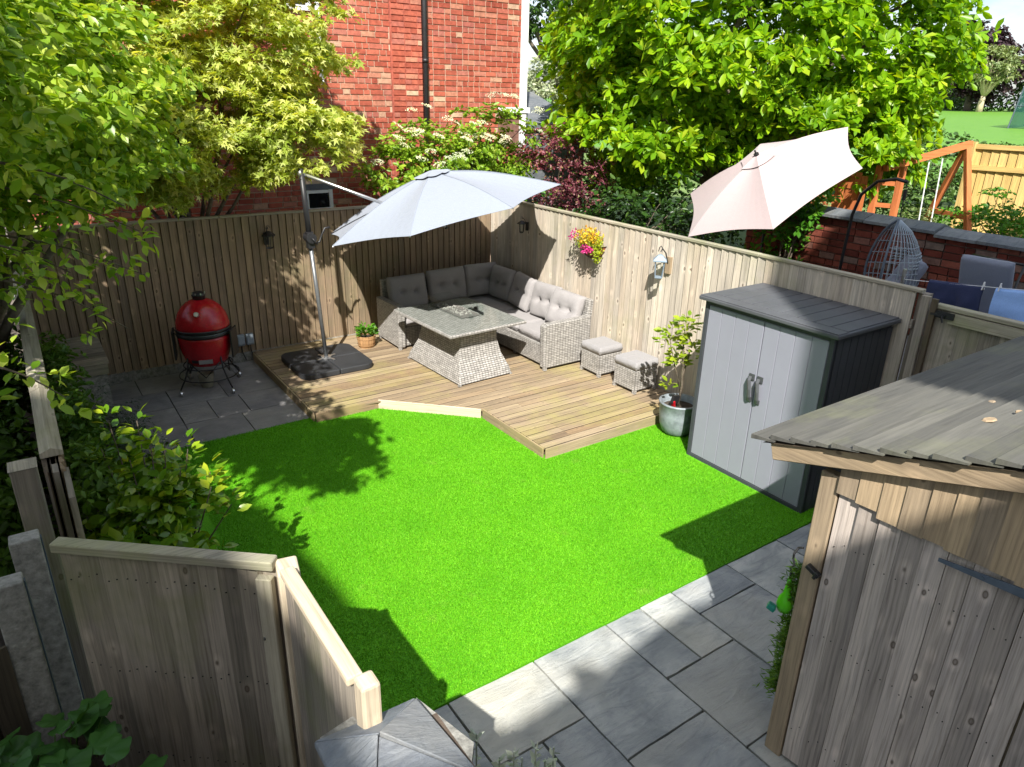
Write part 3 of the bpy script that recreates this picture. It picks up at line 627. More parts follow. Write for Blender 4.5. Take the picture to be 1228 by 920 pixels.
# concrete posts and dark panel at lower left
for i, (x, y, z, lab) in enumerate(((-.36, 3.55, 1.66, 'rough concrete fence post lowest at the left edge, nearer the camera'), (-.27, 3.83, 1.71, 'slotted concrete fence post right against the thick timber post'))):
    b = MB(); b.ab((x-.065, y-.05, -.05), (x+.065, y+.05, z)); o = b.build('concrete_post', MT['concrete']); bevel(o, .008, 2)
    b = MB(); b.ab((x+.066, y-.015, 0), (x+.072, y+.015, z-.02)); s = b.build('slot', MT['bluesteel']); s.parent = o; tag(o, lab, 'post', 'concrete posts at the left edge')
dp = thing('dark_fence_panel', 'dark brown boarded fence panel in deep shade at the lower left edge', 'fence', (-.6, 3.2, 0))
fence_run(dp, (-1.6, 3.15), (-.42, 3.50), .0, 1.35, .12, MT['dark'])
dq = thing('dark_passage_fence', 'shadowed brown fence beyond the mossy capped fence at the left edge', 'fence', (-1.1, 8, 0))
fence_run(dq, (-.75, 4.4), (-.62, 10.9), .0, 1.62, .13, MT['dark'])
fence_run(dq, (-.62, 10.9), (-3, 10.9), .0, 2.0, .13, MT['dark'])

# stone capped pillar
pl = thing('slate_capped_pillar', 'brick pillar topped by a cracked grey slate pyramid cap at the bottom edge', 'pillar', (.80, 1.66, 0))
b = MB(); b.ab((.63, 1.49, -.05), (.95, 1.83, 1.50)); b.build('core', MT['dmortar'], pl)
bm_ = MB(); bm_.box((0, 0, 0), (.155, .155, .062)); bme = bm_.mesh('brick', MT['dbrick'])
for k in range(20):
    z = .03+k*.075
    for i in range(2):
        for (x, y) in ((.708+.165*i, 1.565), (.708+.165*i, 1.765)):
            inst('brick', bme, pl, (x, y+(.005 if y > 1.7 else -.005), z), (0, 0, rnd.uniform(-.01, .01)))
Z0, ZA = 1.575, 1.69; ap = (.71, 1.79, ZA)
cn_ = [(.53, 1.97, Z0+.02), (.94, 1.955, Z0+.015), (.98, 1.52, Z0+.0), (.53, 1.45, Z0)]
for k in range(4):
    a_, c_ = Vector(cn_[k]), Vector(cn_[(k+1) % 4]); A = Vector(ap)+Vector((0, 0, [0, .012, -.004, .004][k])); dn = Vector((0, 0, -.028))
    cen = (a_+c_+A)/3; sh = .985; a1, c1, A1 = cen+(a_-cen)*sh, cen+(c_-cen)*sh, cen+(A-cen)*sh; md = (a1+c1)/2+Vector((rnd.uniform(-.006, .006), rnd.uniform(-.006, .006), 0))
    b = MB(); b.add([a1, md, c1, A1, a1+dn, md+dn, c1+dn, A1+dn], [(0, 3, 1), (1, 3, 2), (4, 5, 7), (5, 6, 7), (0, 1, 5, 4), (1, 2, 6, 5), (2, 3, 7, 6), (3, 0, 4, 7)])
    o = b.build('slate_facet', MT['cap_slate'], pl); bevel(o, .004, 1)
b = MB(); b.prism([(.56, 1.99), (.72, 2.02), (.74, 1.93), (.56, 1.92)], 1.53, 1.575); b.prism([(.96, 1.99), (1.04, 1.68), (.98, 1.6), (.93, 1.94)], 1.49, 1.545); b.build('mortar_bed', MT['concrete'], pl)
b = MB(); b.ab((.60, 1.44, 1.49), (.99, 1.88, 1.545)); b.build('bed_course', MT['dmortar'], pl)

# ================================================================ DECK
dk = thing('timber_deck', 'raised timber deck of lengthwise boards under the sofa, table and parasol base', 'deck', (4.8, 8, 0))
DT = .12; pitch = .1215; y = 5.665; k = 0; DM = {}
def deck_x0(y): return 4.44 if y < 6.93 else (2.60 if y > 7.92 else 4.44-(y-6.93)*(1.02/.99)) if y < 7.92 else 2.60
while y < 10.56:
    xa, xb = deck_x0(y+.004), deck_x0(min(y+pitch-.012, 10.56)); y1 = y+pitch-.012
    splits = [6.87]; mid = rnd.choice((4.9, 5.6, 6.2, None, None))
    if mid and mid > max(xa, xb)+.4: splits = [mid, 6.87]
    s0 = None
    for sx in splits:
        a0, a1 = (xa, xb) if s0 is None else (s0+.005, s0+.005)
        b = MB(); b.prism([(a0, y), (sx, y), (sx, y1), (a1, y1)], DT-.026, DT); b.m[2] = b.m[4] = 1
        o = b.build('deck_board', [MT['deck'], MT['seam_shade']], dk, uvlong=0, loc=(0, 0, rnd.uniform(-.0015, .0015))); s0 = sx
        m = o.modifiers.new('bevel', 'BEVEL'); m.width = .003; m.segments = 1; m.limit_method = 'ANGLE'
    y += pitch; k += 1
def fasc(p0, p1, mat, z0=.0, z1=DT+.006, th_=.022):
    p0, p1 = Vector((*p0, 0)), Vector((*p1, 0)); b = MB(); d = (p1-p0).normalized(); nrm = Vector((d.y, -d.x, 0))*th_*.5
    q0, q1 = p0+nrm, p1+nrm; b.box(((q0+q1)/2+Vector((0, 0, (z0+z1)/2))), ((p1-p0).length, th_, z1-z0), (0, 0, math.atan2(d.y, d.x)))
    o = b.build('fascia_board', MT[mat], dk); bevel(o, .003, 1); return o
fasc((4.425, 5.64), (6.87, 5.64), 'deck'); fasc((4.425, 6.93), (4.425, 5.66), 'deck')
fasc((3.43, 7.90), (4.40, 6.95), 'fascia'); fasc((2.59, 7.905), (3.42, 7.905), 'deck'); fasc((2.59, 10.5), (2.59, 7.93), 'deck')
b = MB(); b.prism([(2.62, 7.95), (3.45, 7.95), (4.47, 6.95), (4.47, 5.69), (6.85, 5.69), (6.85, 10.54), (2.62, 10.54)], -.05, DT-.085); b.build('deck_frame', MT['dark'], dk)

# ================================================================ BRICK HOUSE
hs = thing('brick_house', 'red brick gable wall of the house behind the back fence with black drainpipe', 'house', (5, 12, 0))
HX0, HX1, HY = .3, 8.42, 12.0
b = MB(); b.ab((HX0, HY+.012, -.05), (HX1, HY+5, 9.0)); b.build('wall', MT['mortar'], hs)
PX0, PX1 = 5.75, 6.32     # shallow pier beside the pipe
b = MB(); b.ab((PX0, HY-.048, -.05), (PX1, HY+.014, 9.0)); b.build('pier', MT['brick'], hs)
CH, SW = .088, .241
def brick_boxes():
    out = []
    row = 0; z = 1.3
    while z < 7.6:
        x = HX0-rnd.uniform(0, .2); r = random.Random(row)
        while x < HX1-.02:
            wdt = SW if r.random() < (.78 if row % 3 else .35) else .118
            xe = min(x+wdt, HX1)
            if x < PX0-.001 < xe-.001: xe = PX0
            elif x < PX1-.001 < xe-.001: xe = PX1
            if xe-x > .05:
                cx = (x+xe)/2; pier = PX0 < cx < PX1
                win = 4.06 < cx < 4.58 and 1.9 < z < 2.36
                rec = 7.9 < cx and 2.9 < z+.04 < 3.5
                if not win and not rec: out.append((x, xe, z, pier, r.random()))
            x = xe
        z += CH; row += 1
    return out
BB = brick_boxes()
b = MB(); b.box((0, 0, 0), (1, .03, 1)); brick_unit = b.mesh('brick', MT['brick'])
cand = [q for q in BB if 2.2 < q[2] < 5.4 and q[0] > 4.5 and q[1]-q[0] > .2]
cand.sort(key=lambda q: math.hypot(q[0], 12)+abs(q[2]-3.8)); single = set((q[0], q[2]) for q in cand[:300])
jb = MB()
for (x0, x1, z, pier, rv) in BB:
    yy = HY+(-.060 if pier else 0)+rv*.004; cx, cz, ww, hh = (x0+x1)/2, z+CH/2, x1-x0-.017, CH-.017
    if (x0, z) in single: inst('brick', brick_unit, hs, (cx, yy+.012, cz), (0, 0, 0), (ww, 1, hh))
    else: jb.box((cx, yy+.012, cz), (ww, .03, hh))
struct(jb.build('brick_courses', MT['brick_i'], hs), 'stuff')
b = MB(); b.tube([(6.37, HY-.07, 1), (6.37, HY-.07, 9)], .045, 12)
for z in (2.6, 4.3, 6.0): b.tube([(6.37, HY-.07, z), (6.37, HY-.07, z+.06)], .054, 12)
b.build('drainpipe', MT['black'], hs, smooth=True)
b = MB(); b.ab((8.425, HY-.08, -.05), (8.54, HY+.10, 9)); bevel(b.build('corner_board', MT['white'], hs), .01, 1)
b = MB(); b.ab((7.93, HY-.10, 3.50), (8.60, HY+.0, 3.60)); o = b.build('ledge', MT['white'], hs)
b = MB(); b.ab((7.93, HY+.0, 2.85), (8.42, HY+.008, 3.5)); b.build('recess_shade', MT['dbrick'], hs)  # flat dark brick sheet stands in for the shade of the recess
b = MB(); b.ab((8.42, HY+.12, -.05), (10.2, HY+4, 3.25)); b.add([(8.42, HY+.05, 3.2), (10.3, HY+.05, 3.2), (10.3, HY+2.2, 3.9), (8.42, HY+2.2, 3.9)], [(0, 1, 2, 3)]); b.build('slate_lean_to', MT['coping'], hs)
wi = MB(); wi.ab((4.08, HY-.03, 1.92), (4.14, HY+.02, 2.26)); wi.ab((4.50, HY-.03, 1.92), (4.56, HY+.02, 2.26)); wi.ab((4.143, HY-.028, 2.21), (4.497, HY+.02, 2.258)); wi.ab((4.143, HY-.028, 1.92), (4.497, HY+.02, 1.965))
wf = wi.build('window', MT['white'], hs); b = MB(); b.ab((4.145, HY-.008, 1.967), (4.495, HY-.002, 2.208)); k = b.build('pane', MT['darkglass'], wf, world=False); 
b = MB(); b.ab((4.03, HY-.02, 2.265), (4.60, HY+.01, 2.36)); b.build('lintel', MT['coping'], hs)
wf.location = (0, 0, 0)
k.location = (-5, -12, 0)
b = MB(); b.tube([(4.5, HY-.08, 3.9), (4.5, HY-.08, 9)], .035, 10); b.ab((3.4, HY-.06, 4.95), (4.40, HY+.01, 5.02)); b.ab((4.34, HY-.05, 5.022), (4.42, HY+.01, 6.6)); b.ab((3.4, HY-.05, 5.022), (3.48, HY+.01, 6.6)); o = b.build('upper_window', MT['white'], hs)
b = MB(); b.ab((3.482, HY-.02, 5.024), (4.338, HY-.01, 6.6)); k = b.build('pane', MT['darkglass'], None); k.parent = o; k.location = (-5, -12, 0); 

# ================================================================ NEIGHBOUR'S BRICK WALL
nw = thing('garden_brick_wall', 'dark red brick garden wall with slate coping behind the egg chair', 'wall', (9.3, 5, 1.05))
def wall_top(y): return 2.36
b = MB(); b.ab((9.235, -3.0, 1.0), (9.50, 7.0, 2.36)); b.build('core', MT['dmortar'], nw)
b = MB(); b.box((0, 0, 0), (.03, 1, 1)); dbr = b.mesh('brick', MT['dbrick']); cnt = 0; jb = MB()
for row in range(14):
    z = 1.06+row*.092; y = -1.0-(row % 2)*.11
    while y < 7.0:
        wdt = .232 if rnd.random() < .85 else .116; ye = min(y+wdt, 7.0); cy, cz = (y+ye)/2, z+.046
        if ye-y > .05:
            if 2.7 < cy < 6.3 and cz > 1.35: inst('brick', dbr, nw, (9.225+rnd.uniform(-.004, .004), cy, cz), (0, 0, 0), (1, ye-y-.014, .078))
            else: jb.box((9.225, cy, cz), (.03, ye-y-.014, .078))
        y = ye
struct(jb.build('brick_courses', MT['dbrick'], nw), 'stuff')
y = -2.0
while y < 7.0:
    l_ = rnd.uniform(.42, .62); dz = 0 if y > 3.75 else -.035; b = MB(); vs = []
    for yy in (y, y+l_-.008): vs += [(9.13, yy, 2.365+dz), (9.13, yy, 2.40+dz), (9.36, yy, 2.47+dz), (9.59, yy, 2.40+dz), (9.59, yy, 2.365+dz)]
    b.add(vs, [(4, 3, 2, 1, 0), (5, 6, 7, 8, 9)]+[(i, (i+1) % 5, (i+1) % 5+5, i+5) for i in range(5)]); o = b.build('coping_stone', MT['coping'], nw, loc=(rnd.uniform(-.006, .006), 0, rnd.uniform(-.004, .004))); y += l_

# ================================================================ SHED (right foreground)
sh = thing('timber_shed', 'weathered timber shed with lapped board roof and strap hinged door, right foreground', 'shed', (4.8, .6, 0))
SX = 3.30; SL = .315
def rz(y): return 2.035+(2.17-y)*SL
b = MB(); b.ab((SX+.03, -1.2, -.04), (6.35, 1.74, 1.93)); b.build('wall', MT['dark'], sh)
b = MB(); b.ab((SX-.012, 1.69, -.04), (SX+.05, 1.80, 1.99)); bevel(b.build('corner_post', MT['newwood'], sh), .006, 1)
# far side cladding
th_m = feather_mesh('cladding_board', .13, 1.9, MT['shedw'])
for i in range(26): inst('cladding_board', th_m, sh, (3.42+i*.113, 1.745, 0.0), (0, 0, math.pi))
# door
dr = MB(); dr.ab((SX+.012, .655, .03), (SX+.028, 1.685, 1.905)); door = dr.build('door', MT['dark'], sh)
dpar = Vector((4.8, .6, 0)); dn = 9; dys = [1.68-(1.68-.665)*i/dn for i in range(dn+1)]
dm = [feather_mesh('door_board', (1.015/dn)*.945, 1.865, MT['shedw'], t1=.018*s) for s in (1, 1.2, .85)]
for i in range(dn):
    inst('door_board', dm[i % 3], door, (SX+.010, (dys[i]+dys[i+1])/2, .035), (0, 0, -math.pi/2+rnd.uniform(-.008, .008)))
# wall boards beyond the door
wm = feather_mesh('wall_board', .109, 2.0, MT['shedw'])
for i in range(14): inst('wall_board', wm, sh, (SX+.010, .60-i*.115, 0), (0, 0, -math.pi/2))
# short boards under the eaves, their lower ends uneven
i = 0; y = 1.685
while y > -.9:
    wd_ = rnd.uniform(.092, .118); top = rz(y-wd_/2)-.04; bot = 1.865+.035+rnd.uniform(-.012, .012)-(.0 if y > 1.5 else .02)
    m = feather_mesh('eave_board', wd_*1.04, max(.05, top-bot), MT['newwood'], t1=.016); inst('eave_board', m, sh, (SX-.013, y-wd_/2, bot), (0, 0, -math.pi/2+rnd.uniform(-.01, .01))); y -= wd_
# bargeboard following the roof slope
b = MB(); p0, p1 = (SX-.068, 2.07, rz(2.07)-.066), (SX-.068, -1.2, rz(-1.2)-.066); b.bar(p0, p1, .026, .10); bevel(b.build('bargeboard', MT['newwood'], sh), .005, 1)
# roof: long lapped boards
y = 2.19; i = 0
while y > -1.25:
    rw = .118; ya, yb = y, y-rw*1.25; tilt = .014
    b = MB(); xa = 3.185+rnd.uniform(-.02, .02); xb = 6.62
    vs = []
    nx = 9
    for j in range(nx):
        x = xa+(xb-xa)*j/(nx-1); jz = rnd.uniform(-.004, .004); jy = rnd.uniform(-.004, .004)
        vs += [(x, ya+jy, rz(ya)+.012+jz), (x, ya+jy, rz(ya)+.040+jz), (x, yb, rz(yb)+.008+jz), (x, yb, rz(yb)-.001+jz)]
    fs = [(0, 1, 2, 3)[::-1], tuple((nx-1)*4+k for k in (0, 1, 2, 3))]
    for j in range(nx-1):
        for k in range(4): fs.append((j*4+k, j*4+(k+1) % 4, (j+1)*4+(k+1) % 4, (j+1)*4+k))
    b.add(vs, fs); b.build('roof_board', MT['roofw'], sh, uvlong=0); y -= rw; i += 1
b = MB(); b.add([(3.2, 2.12, rz(2.12)-.012), (6.55, 2.12, rz(2.12)-.012), (6.55, -1.2, rz(-1.2)-.012), (3.2, -1.2, rz(-1.2)-.012)], [(0, 1, 2, 3)]); b.build('roof_deck', MT['dark'], sh)
b = MB(); vs = []
b.add([(SX-.038, 1.14, 1.835), (SX-.038, 1.14, 1.818), (SX-.038, .50, 1.858), (SX-.038, .50, 1.925), (SX-.030, 1.14, 1.835), (SX-.030, 1.14, 1.818), (SX-.030, .50, 1.858), (SX-.030, .50, 1.925)], [(0, 1, 2, 3), (7, 6, 5, 4), (0, 4, 5, 1), (1, 5, 6, 2), (2, 6, 7, 3), (3, 7, 4, 0)])
b.tube([(SX-.045, .95, 1.846), (SX-.03, .95, 1.846)], .008, 8); b.tube([(SX-.045, .7, 1.862), (SX-.03, .7, 1.862)], .010, 8)
b.build('strap_hinge', MT['bluesteel'], sh)
b = MB(); b.box((SX-.035, 1.715, 1.40), (.035, .085, .026), (.35, 0, 0)); b.box((SX-.045, 1.69, 1.39), (.03, .018, .05), (.35, 0, 0)); bevel(b.build('latch', MT['black'], sh), .003, 1)
b = MB()
for i in range(dn):
    yc_ = (dys[i]+dys[i+1])/2
    for z in (.30, 1.0, 1.62):
        for dy in (-.025, .025): b.lathe([(.001, 0), (.0045, 0), (.0045, .002), (.001, .002)], 6, c=(0, 0, 0)) if 0 else b.box((SX-.012, yc_+dy+rnd.uniform(-.01, .01), z+rnd.uniform(-.03, .03)), (.003, .005, .005), (rnd.random(), 0, 0))
struct(b.build('nail_heads', MT['blackm'], door), 'stuff')
# debris on the roof
for (x, y, s_) in ((3.85, 1.30, .035), (4.25, 1.45, .02), (4.05, 1.25, .018)):
    b = MB(); b.lathe([(s_*.3, 0), (s_, .006), (s_*.8, .012)], 7); o = b.build('fallen_leaf', MT['newwood'], None, loc=(x, y, rz(y)+.026), rot=(-.3, 0, rnd.random())); tag(o, {.035: 'largest dry pale leaf lying on the shed roof', .02: 'small dry leaf highest up the shed roof', .018: 'tiny dry leaf beside the largest one on the shed roof'}[s_], 'leaf')

# ================================================================ STORAGE CABINET
cb = thing('storage_cabinet', 'tall two door grey resin storage cabinet with dark slatted roof on the lawn edge', 'cabinet', (6.3, 4.1, 0))
X0, X1, Y0, Y1 = 5.88, 6.82, 3.34, 4.85
b = MB(); b.ab((X0+.03, Y0, .0), (X1, Y0+.03, 1.85)); b.ab((X0+.03, Y1-.03, 0), (X1, Y1, 1.85)); b.ab((X1-.03, Y0+.03, 0), (X1, Y1-.03, 1.85)); b.ab((X0+.03, Y0+.03, 0), (X1-.03, Y1-.03, .08)); b.build('side_wall', MT['anthracite'], cb)
for k in range(7):
    x = X0+.14+k*.12; b = MB(); b.ab((x, Y0-.006, .06), (x+.10, Y0-.0005, 1.80)); b.build('side_panel', MT['anthracite'], cb)
b = MB(); b.ab((X0, Y0, 0), (X0+.05, Y0+.05, 1.84)); b.ab((X0, Y1-.05, 0), (X0+.05, Y1, 1.84)); b.ab((X0, Y0+.05, 0), (X0+.045, Y1-.05, .045)); b.ab((X0, Y0+.05, 1.80), (X0+.045, Y1-.05, 1.84)); bevel(b.build('front_frame', MT['anthracite'], cb), .004, 1)
yc = (Y0+Y1)/2
for s in (0, 1):
    ya, yb = (Y0+.054, yc-.003) if s == 0 else (yc+.003, Y1-.054)
    b = MB(); b.ab((X0+.014, ya, .05), (X0+.035, yb, 1.795)); d = b.build('door', MT['door'], cb)
    n = 4; ww = (yb-ya)/n
    for k in range(n):
        b = MB(); b.ab((X0+.004, ya+ww*k+.002, .052), (X0+.0135, ya+ww*(k+1)-.002, 1.793)); o = b.build('door_panel', MT['door'], d, world=True); bevel(o, .003, 1)
    hy = yc-.065 if s == 0 else yc+.035
    b = MB(); pts = [(X0-.008, hy+.028, 1.20), (X0-.035, hy+.018, 1.17), (X0-.045, hy-.006, 1.08), (X0-.035, hy-.008, 1.0), (X0-.008, hy+.01, .955)]
    b.tube(pts, [.022, .02, .017, .018, .024], 8); b.ab((X0-.006, hy-.02, 1.17), (X0+.003, hy+.045, 1.235)); b.ab((X0-.006, hy-.02, .935), (X0+.003, hy+.035, .985)); o = b.build('handle', MT['handle'], d, smooth=False)
RZ = 1.86
b = MB(); b.ab((X0-.06, Y0-.06, RZ-.012), (X1+.05, Y1+.05, RZ+.03)); bevel(b.build('roof', MT['roofr'], cb), .01, 2)
rf_ = [o for o in C.objects if o.name.startswith('roof') and o.parent == cb][0]
b = MB(); b.ab((X0-.05, Y0-.05, RZ+.031), (X0+.10, Y1+.04, RZ+.040)); bevel(b.build('roof_slat', MT['roofr'], rf_, world=True), .003, 1)
for k in range(9):
    yy = Y0-.04+k*(Y1-Y0+.08)/9; b = MB(); b.ab((X0+.112, yy+.004, RZ+.031), (X1+.04, yy+(Y1-Y0+.08)/9-.006, RZ+.040)); bevel(b.build('roof_slat', MT['roofr'], rf_, world=True), .003, 1)

# ================================================================ SOFT FURNISHING HELPERS
def cushion_mesh(name, w_, d_, h, mat, tufts=(), n=22, puff=.35, p=7, seed=0, crease=.0):
    """rounded box pillow, centre at its middle, tufts pinch the top"""
    r = random.Random(seed); vs = []; fs = []
    def hz(u, v):
        e = ((1-abs(u)**p)*(1-abs(v)**p)); return max(e, 0)**puff
    for sgn in (1, -1):
        o = len(vs)
        for j in range(n+1):
            for i in range(n+1):
                u, v = -1+2*i/n, -1+2*j/n; u = math.copysign(abs(u)**.8, u); v = math.copysign(abs(v)**.8, v)
                z = hz(u, v)*h/2
                if sgn > 0:
                    for (tu, tv) in tufts:
                        dd = ((u-tu)*w_/2)**2+((v-tv)*d_/2)**2; z -= h*.34*math.exp(-dd/(.035**2))+h*.16*math.exp(-dd/(.10**2))
                    if tufts and len(tufts) > 1: z -= h*.10*math.exp(-((v-tufts[0][1])*d_/2)**2/(.018**2))*(1-abs(u)**4)
                    z += h*.05*noise.noise(Vector((u*2.2, v*2.2, seed*3.1)))
                inset = 1-.035*(1-hz(u, v))
                vs.append((u*w_/2*inset, v*d_/2*inset, z*sgn))
        for j in range(n):
            for i in range(n):
                q = (o+j*(n+1)+i, o+j*(n+1)+i+1, o+(j+1)*(n+1)+i+1, o+(j+1)*(n+1)+i); fs.append(q if sgn > 0 else q[::-1])
    b = MB(); b.add(vs, fs)
    me = b.mesh(name, mat, True, 1)
    bm = bmesh.new(); bm.from_mesh(me); bmesh.ops.remove_doubles(bm, verts=bm.verts, dist=.0008); bm.to_mesh(me); bm.free()
    me.polygons.foreach_set('use_smooth', [True]*len(me.polygons)); return me
def put(name, me, parent, loc, rot=(0,0,0)):
    o = bpy.data.objects.new(name, me); C.objects.link(o); o.parent = parent; o.location = Vector(loc)-parent_loc(parent); o.rotation_euler = rot; return o
def wick(b, name, parent, bv=.012):
    o = b.build(name, MT['wicker'], parent, uvlong=2); bevel(o, bv, 2); return o

# ================================================================ CORNER SOFA
sf = thing('corner_sofa', 'L shaped grey rattan corner sofa with taupe cushions in the fence corner', 'sofa', (5.8, 9.2, DT))
# rear run: X 4.5..6.75 at Y 9.5..10.3 ; right run: X 5.93..6.72, Y 7.62..9.5
SB = DT+.04
b = MB(); b.ab((4.62, 9.52, SB), (6.72, 10.18, .46)); wick(b, 'rear_base', sf)
b = MB(); b.ab((5.95, 7.72, SB), (6.64, 9.515, .46)); wick(b, 'side_base', sf)
def sloped(b, pts, t0, t1, ax):  # extrude a profile polygon
    n = len(pts)
    if ax == 'x': vs = [(t0, a, z) for a, z in pts]+[(t1, a, z) for a, z in pts]
    else: vs = [(a, t0, z) for a, z in pts]+[(a, t1, z) for a, z in pts]
    return b.add(vs, [tuple(range(n))[::-1], tuple(range(n, 2*n))]+[(i, (i+1) % n, (i+1) % n+n, i+n) for i in range(n)])
b = MB(); sloped(b, [(9.47, SB), (9.45, .78), (9.50, .815), (10.1, .80), (10.25, .80), (10.25, SB)], 4.50, 4.615, 'x'); wick(b, 'arm', sf, .015)
b = MB(); sloped(b, [(5.88, SB), (5.86, .79), (5.92, .82), (6.5, .82), (6.72, .84), (6.72, SB)], 7.60, 7.715, 'y'); wick(b, 'arm', sf, .015)
b = MB(); sloped(b, [(10.18, SB), (10.185, .46), (10.25, 1.05), (10.33, 1.05), (10.28, .46), (10.28, SB)], 4.60, 6.80, 'x'); wick(b, 'rear_backrest', sf)
b = MB(); sloped(b, [(6.645, SB), (6.65, .46), (6.72, 1.05), (6.80, 1.05), (6.745, .46), (6.745, SB)], 7.66, 10.18, 'y'); wick(b, 'side_backrest', sf)
for (x, y) in ((4.53, 9.50), (4.53, 10.2), (5.91, 7.63), (6.69, 7.63), (5.97, 9.35), (6.0, 8.5), (4.6, 9.55)):
    b = MB(); b.ab((x-.025, y-.025, DT), (x+.025, y+.025, SB+.04)); wick(b, 'leg', sf, .004)
cm = MT['cushion']
s1 = cushion_mesh('seat_cushion', .70, .66, .13, cm, (), seed=1, puff=.16, p=14)
for i, (x, y) in enumerate(((4.98, 9.83), (5.70, 9.83))): put('seat_cushion', s1, sf, (x, y, .53), (0, 0, 0))
s2 = cushion_mesh('seat_cushion', .64, .70, .13, cm, (), seed=2, puff=.16, p=14)
for i, y in enumerate((8.08, 8.80, 9.52)): put('seat_cushion', s2, sf, (6.29, y, .53), (0, 0, 0))
s3 = cushion_mesh('seat_cushion', .62, .60, .13, cm, (), seed=3, puff=.16, p=14); put('seat_cushion', s3, sf, (6.32, 10.1-.13, .532))
bc = [cushion_mesh('back_cushion', .70, .55, .20, cm, ((-.34, .0), (.34, .0)), seed=s, puff=.42, p=5) for s in (4, 5, 6)]
for i, (x, dz) in enumerate(((4.98, -.01), (5.70, .02), (6.38, .03))):
    put('back_cushion', bc[i % 3], sf, (x, 10.10-.0*i, .86+dz), (R((75, 79, 77)[i]), R((0, -2, 2)[i]), R((2, -4, 5)[i])))
for i, (y, dz) in enumerate(((9.72, .02), (9.02, .01), (8.62-.25, .0), (8.02-.0, .0))):
    if i == 3: y = 7.99
    if i == 2: y = 8.50
    if i == 1: y = 9.13
    put('back_cushion', cushion_mesh('back_cushion', .61, .55, .20, cm, ((-.34, .0), (.34, .0)), seed=8+i, puff=.42, p=5), sf, (6.56-(.03 if i == 3 else 0), y, .86+dz), (R((78, 72, 77, 70)[i]), R((0, 3, -2, 3)[i]), R((-88, -96, -86, -80)[i])))

# ================================================================ TABLE
TBZ = .88
tb = thing('rattan_table', 'grey rattan dining table with flared base, glass top and fire pit glass', 'table', (4.99, 8.50, DT), (0, 0, R(3)))
b = MB(); w2, l2 = .64, .765
b.ab((-w2, -l2, TBZ-DT-.05), (w2, l2, TBZ-DT-.008)); o = b.build('table_top', MT['wicker'], tb, world=False, uvlong=1); bevel(o, .012, 2)
b = MB(); b.ab((-w2+.02, -l2+.02, TBZ-DT-.007), (w2-.02, l2-.02, TBZ-DT)); bevel(b.build('glass_top', MT['glass'], tb, world=False), .002, 1)
b = MB(); prof = [(0, .44, .70), (.10, .42, .67), (.30, .35, .56), (.50, .31, .51), (TBZ-DT-.05, .31, .51)]; vs = []
for z, hx, hy in prof: vs += [(-.05-hx, -.06-hy, z+.02), (-.05+hx, -.06-hy, z+.02), (-.05+hx, -.06+hy, z+.02), (-.05-hx, -.06+hy, z+.02)]
vs = [(x, y, min(z, TBZ-DT-.051)) for x, y, z in vs]
fs = [(3, 2, 1, 0)]+[(4*k+i, 4*k+(i+1) % 4, 4*k+4+(i+1) % 4, 4*k+4+i) for k in range(4) for i in range(4)]
b.add(vs, fs); o = b.build('flared_base', MT['wicker'], tb, world=False, uvlong=2); bevel(o, .01, 2)
for sx in (-1, 1):
    for sy in (-1, 1):
        b = MB(); b.box((-.05+sx*.43, -.06+sy*.68, .012), (.04, .04, .024)); b.build('leg', MT['wicker'], tb, world=False)
fx, fy = .08, .22
b = MB(); b.ab((fx-.16, fy-.42, TBZ-DT+.001), (fx+.16, fy+.42, TBZ-DT+.008)); b.build('burner_tray', MT['tray'], tb, world=False)
b = MB()
for i in range(90):
    x, y = fx+rnd.uniform(-.13, .13), fy+rnd.uniform(-.36, .36); s_ = rnd.uniform(.008, .018); b.box((x, y, TBZ-DT+.012), (s_*2, s_*1.6, s_), (rnd.random(), rnd.random(), rnd.random()*3))
o = b.build('glass_pebbles', MT['concrete'], tb, world=False); struct(o, 'stuff')
b = MB(); t_ = .003; zz0, zz1 = TBZ-DT+.004, TBZ-DT+.15
for (xa, ya, xb, yb) in ((fx-.19, fy-.45, fx-.19+t_, fy+.45), (fx+.19, fy-.45, fx+.19+t_, fy+.45), (fx-.185, fy-.45, fx+.188, fy-.45+t_), (fx-.185, fy+.45, fx+.188, fy+.45+t_)): b.ab((xa, ya, zz0), (xb, yb, zz1))
b.build('glass_guard', MT['glass'], tb, world=False)
for i, (x, y) in enumerate(((.02, -.28), (.33, .05))):
    g = thing('drinking_glass', ('small clear tumbler standing on the rattan table nearer the deck step' if i == 0 else 'small clear tumbler on the rattan table nearer the sofa cushions'), 'glass', Vector((4.99, 8.50, TBZ+.0))+Matrix.Rotation(R(3), 3, 'Z') @ Vector((x, y, 0)))
    b = MB(); b.lathe([(.001, .004), (.028, .003), (.036, .10)], 16, cap=False); b.build('tumbler', MT['glass'], g, world=False)

# ================================================================ STOOLS
def stool(loc, lab, seed):
    t = thing('rattan_stool', lab, 'stool', (loc[0], loc[1], DT), (0, 0, R(rnd.uniform(-2, 2))), 'rattan stools by the side fence')
    b = MB(); b.ab((-.205, -.205, .04), (.205, .205, .325)); o = b.build('base', MT['wicker'], t, world=False, uvlong=2); bevel(o, .01, 2)
    for sx in (-1, 1):
        for sy in (-1, 1): b = MB(); b.ab((sx*.19-.022, sy*.19-.022, 0), (sx*.19+.022, sy*.19+.022, .06)); b.build('leg', MT['wicker'], t, world=False)
    me = cushion_mesh('seat_cushion', .44, .44, .115, MT['cushion_l'], (), seed=seed, puff=.13, p=16); c = bpy.data.objects.new('seat_cushion', me); C.objects.link(c); c.parent = t; c.location = (0, 0, .385); return t
stool((6.60, 7.20), 'grey rattan stool with square cushion next to the sofa arm', 30)
stool((6.60, 6.49), 'grey rattan stool with square cushion nearer the storage cabinet', 31)

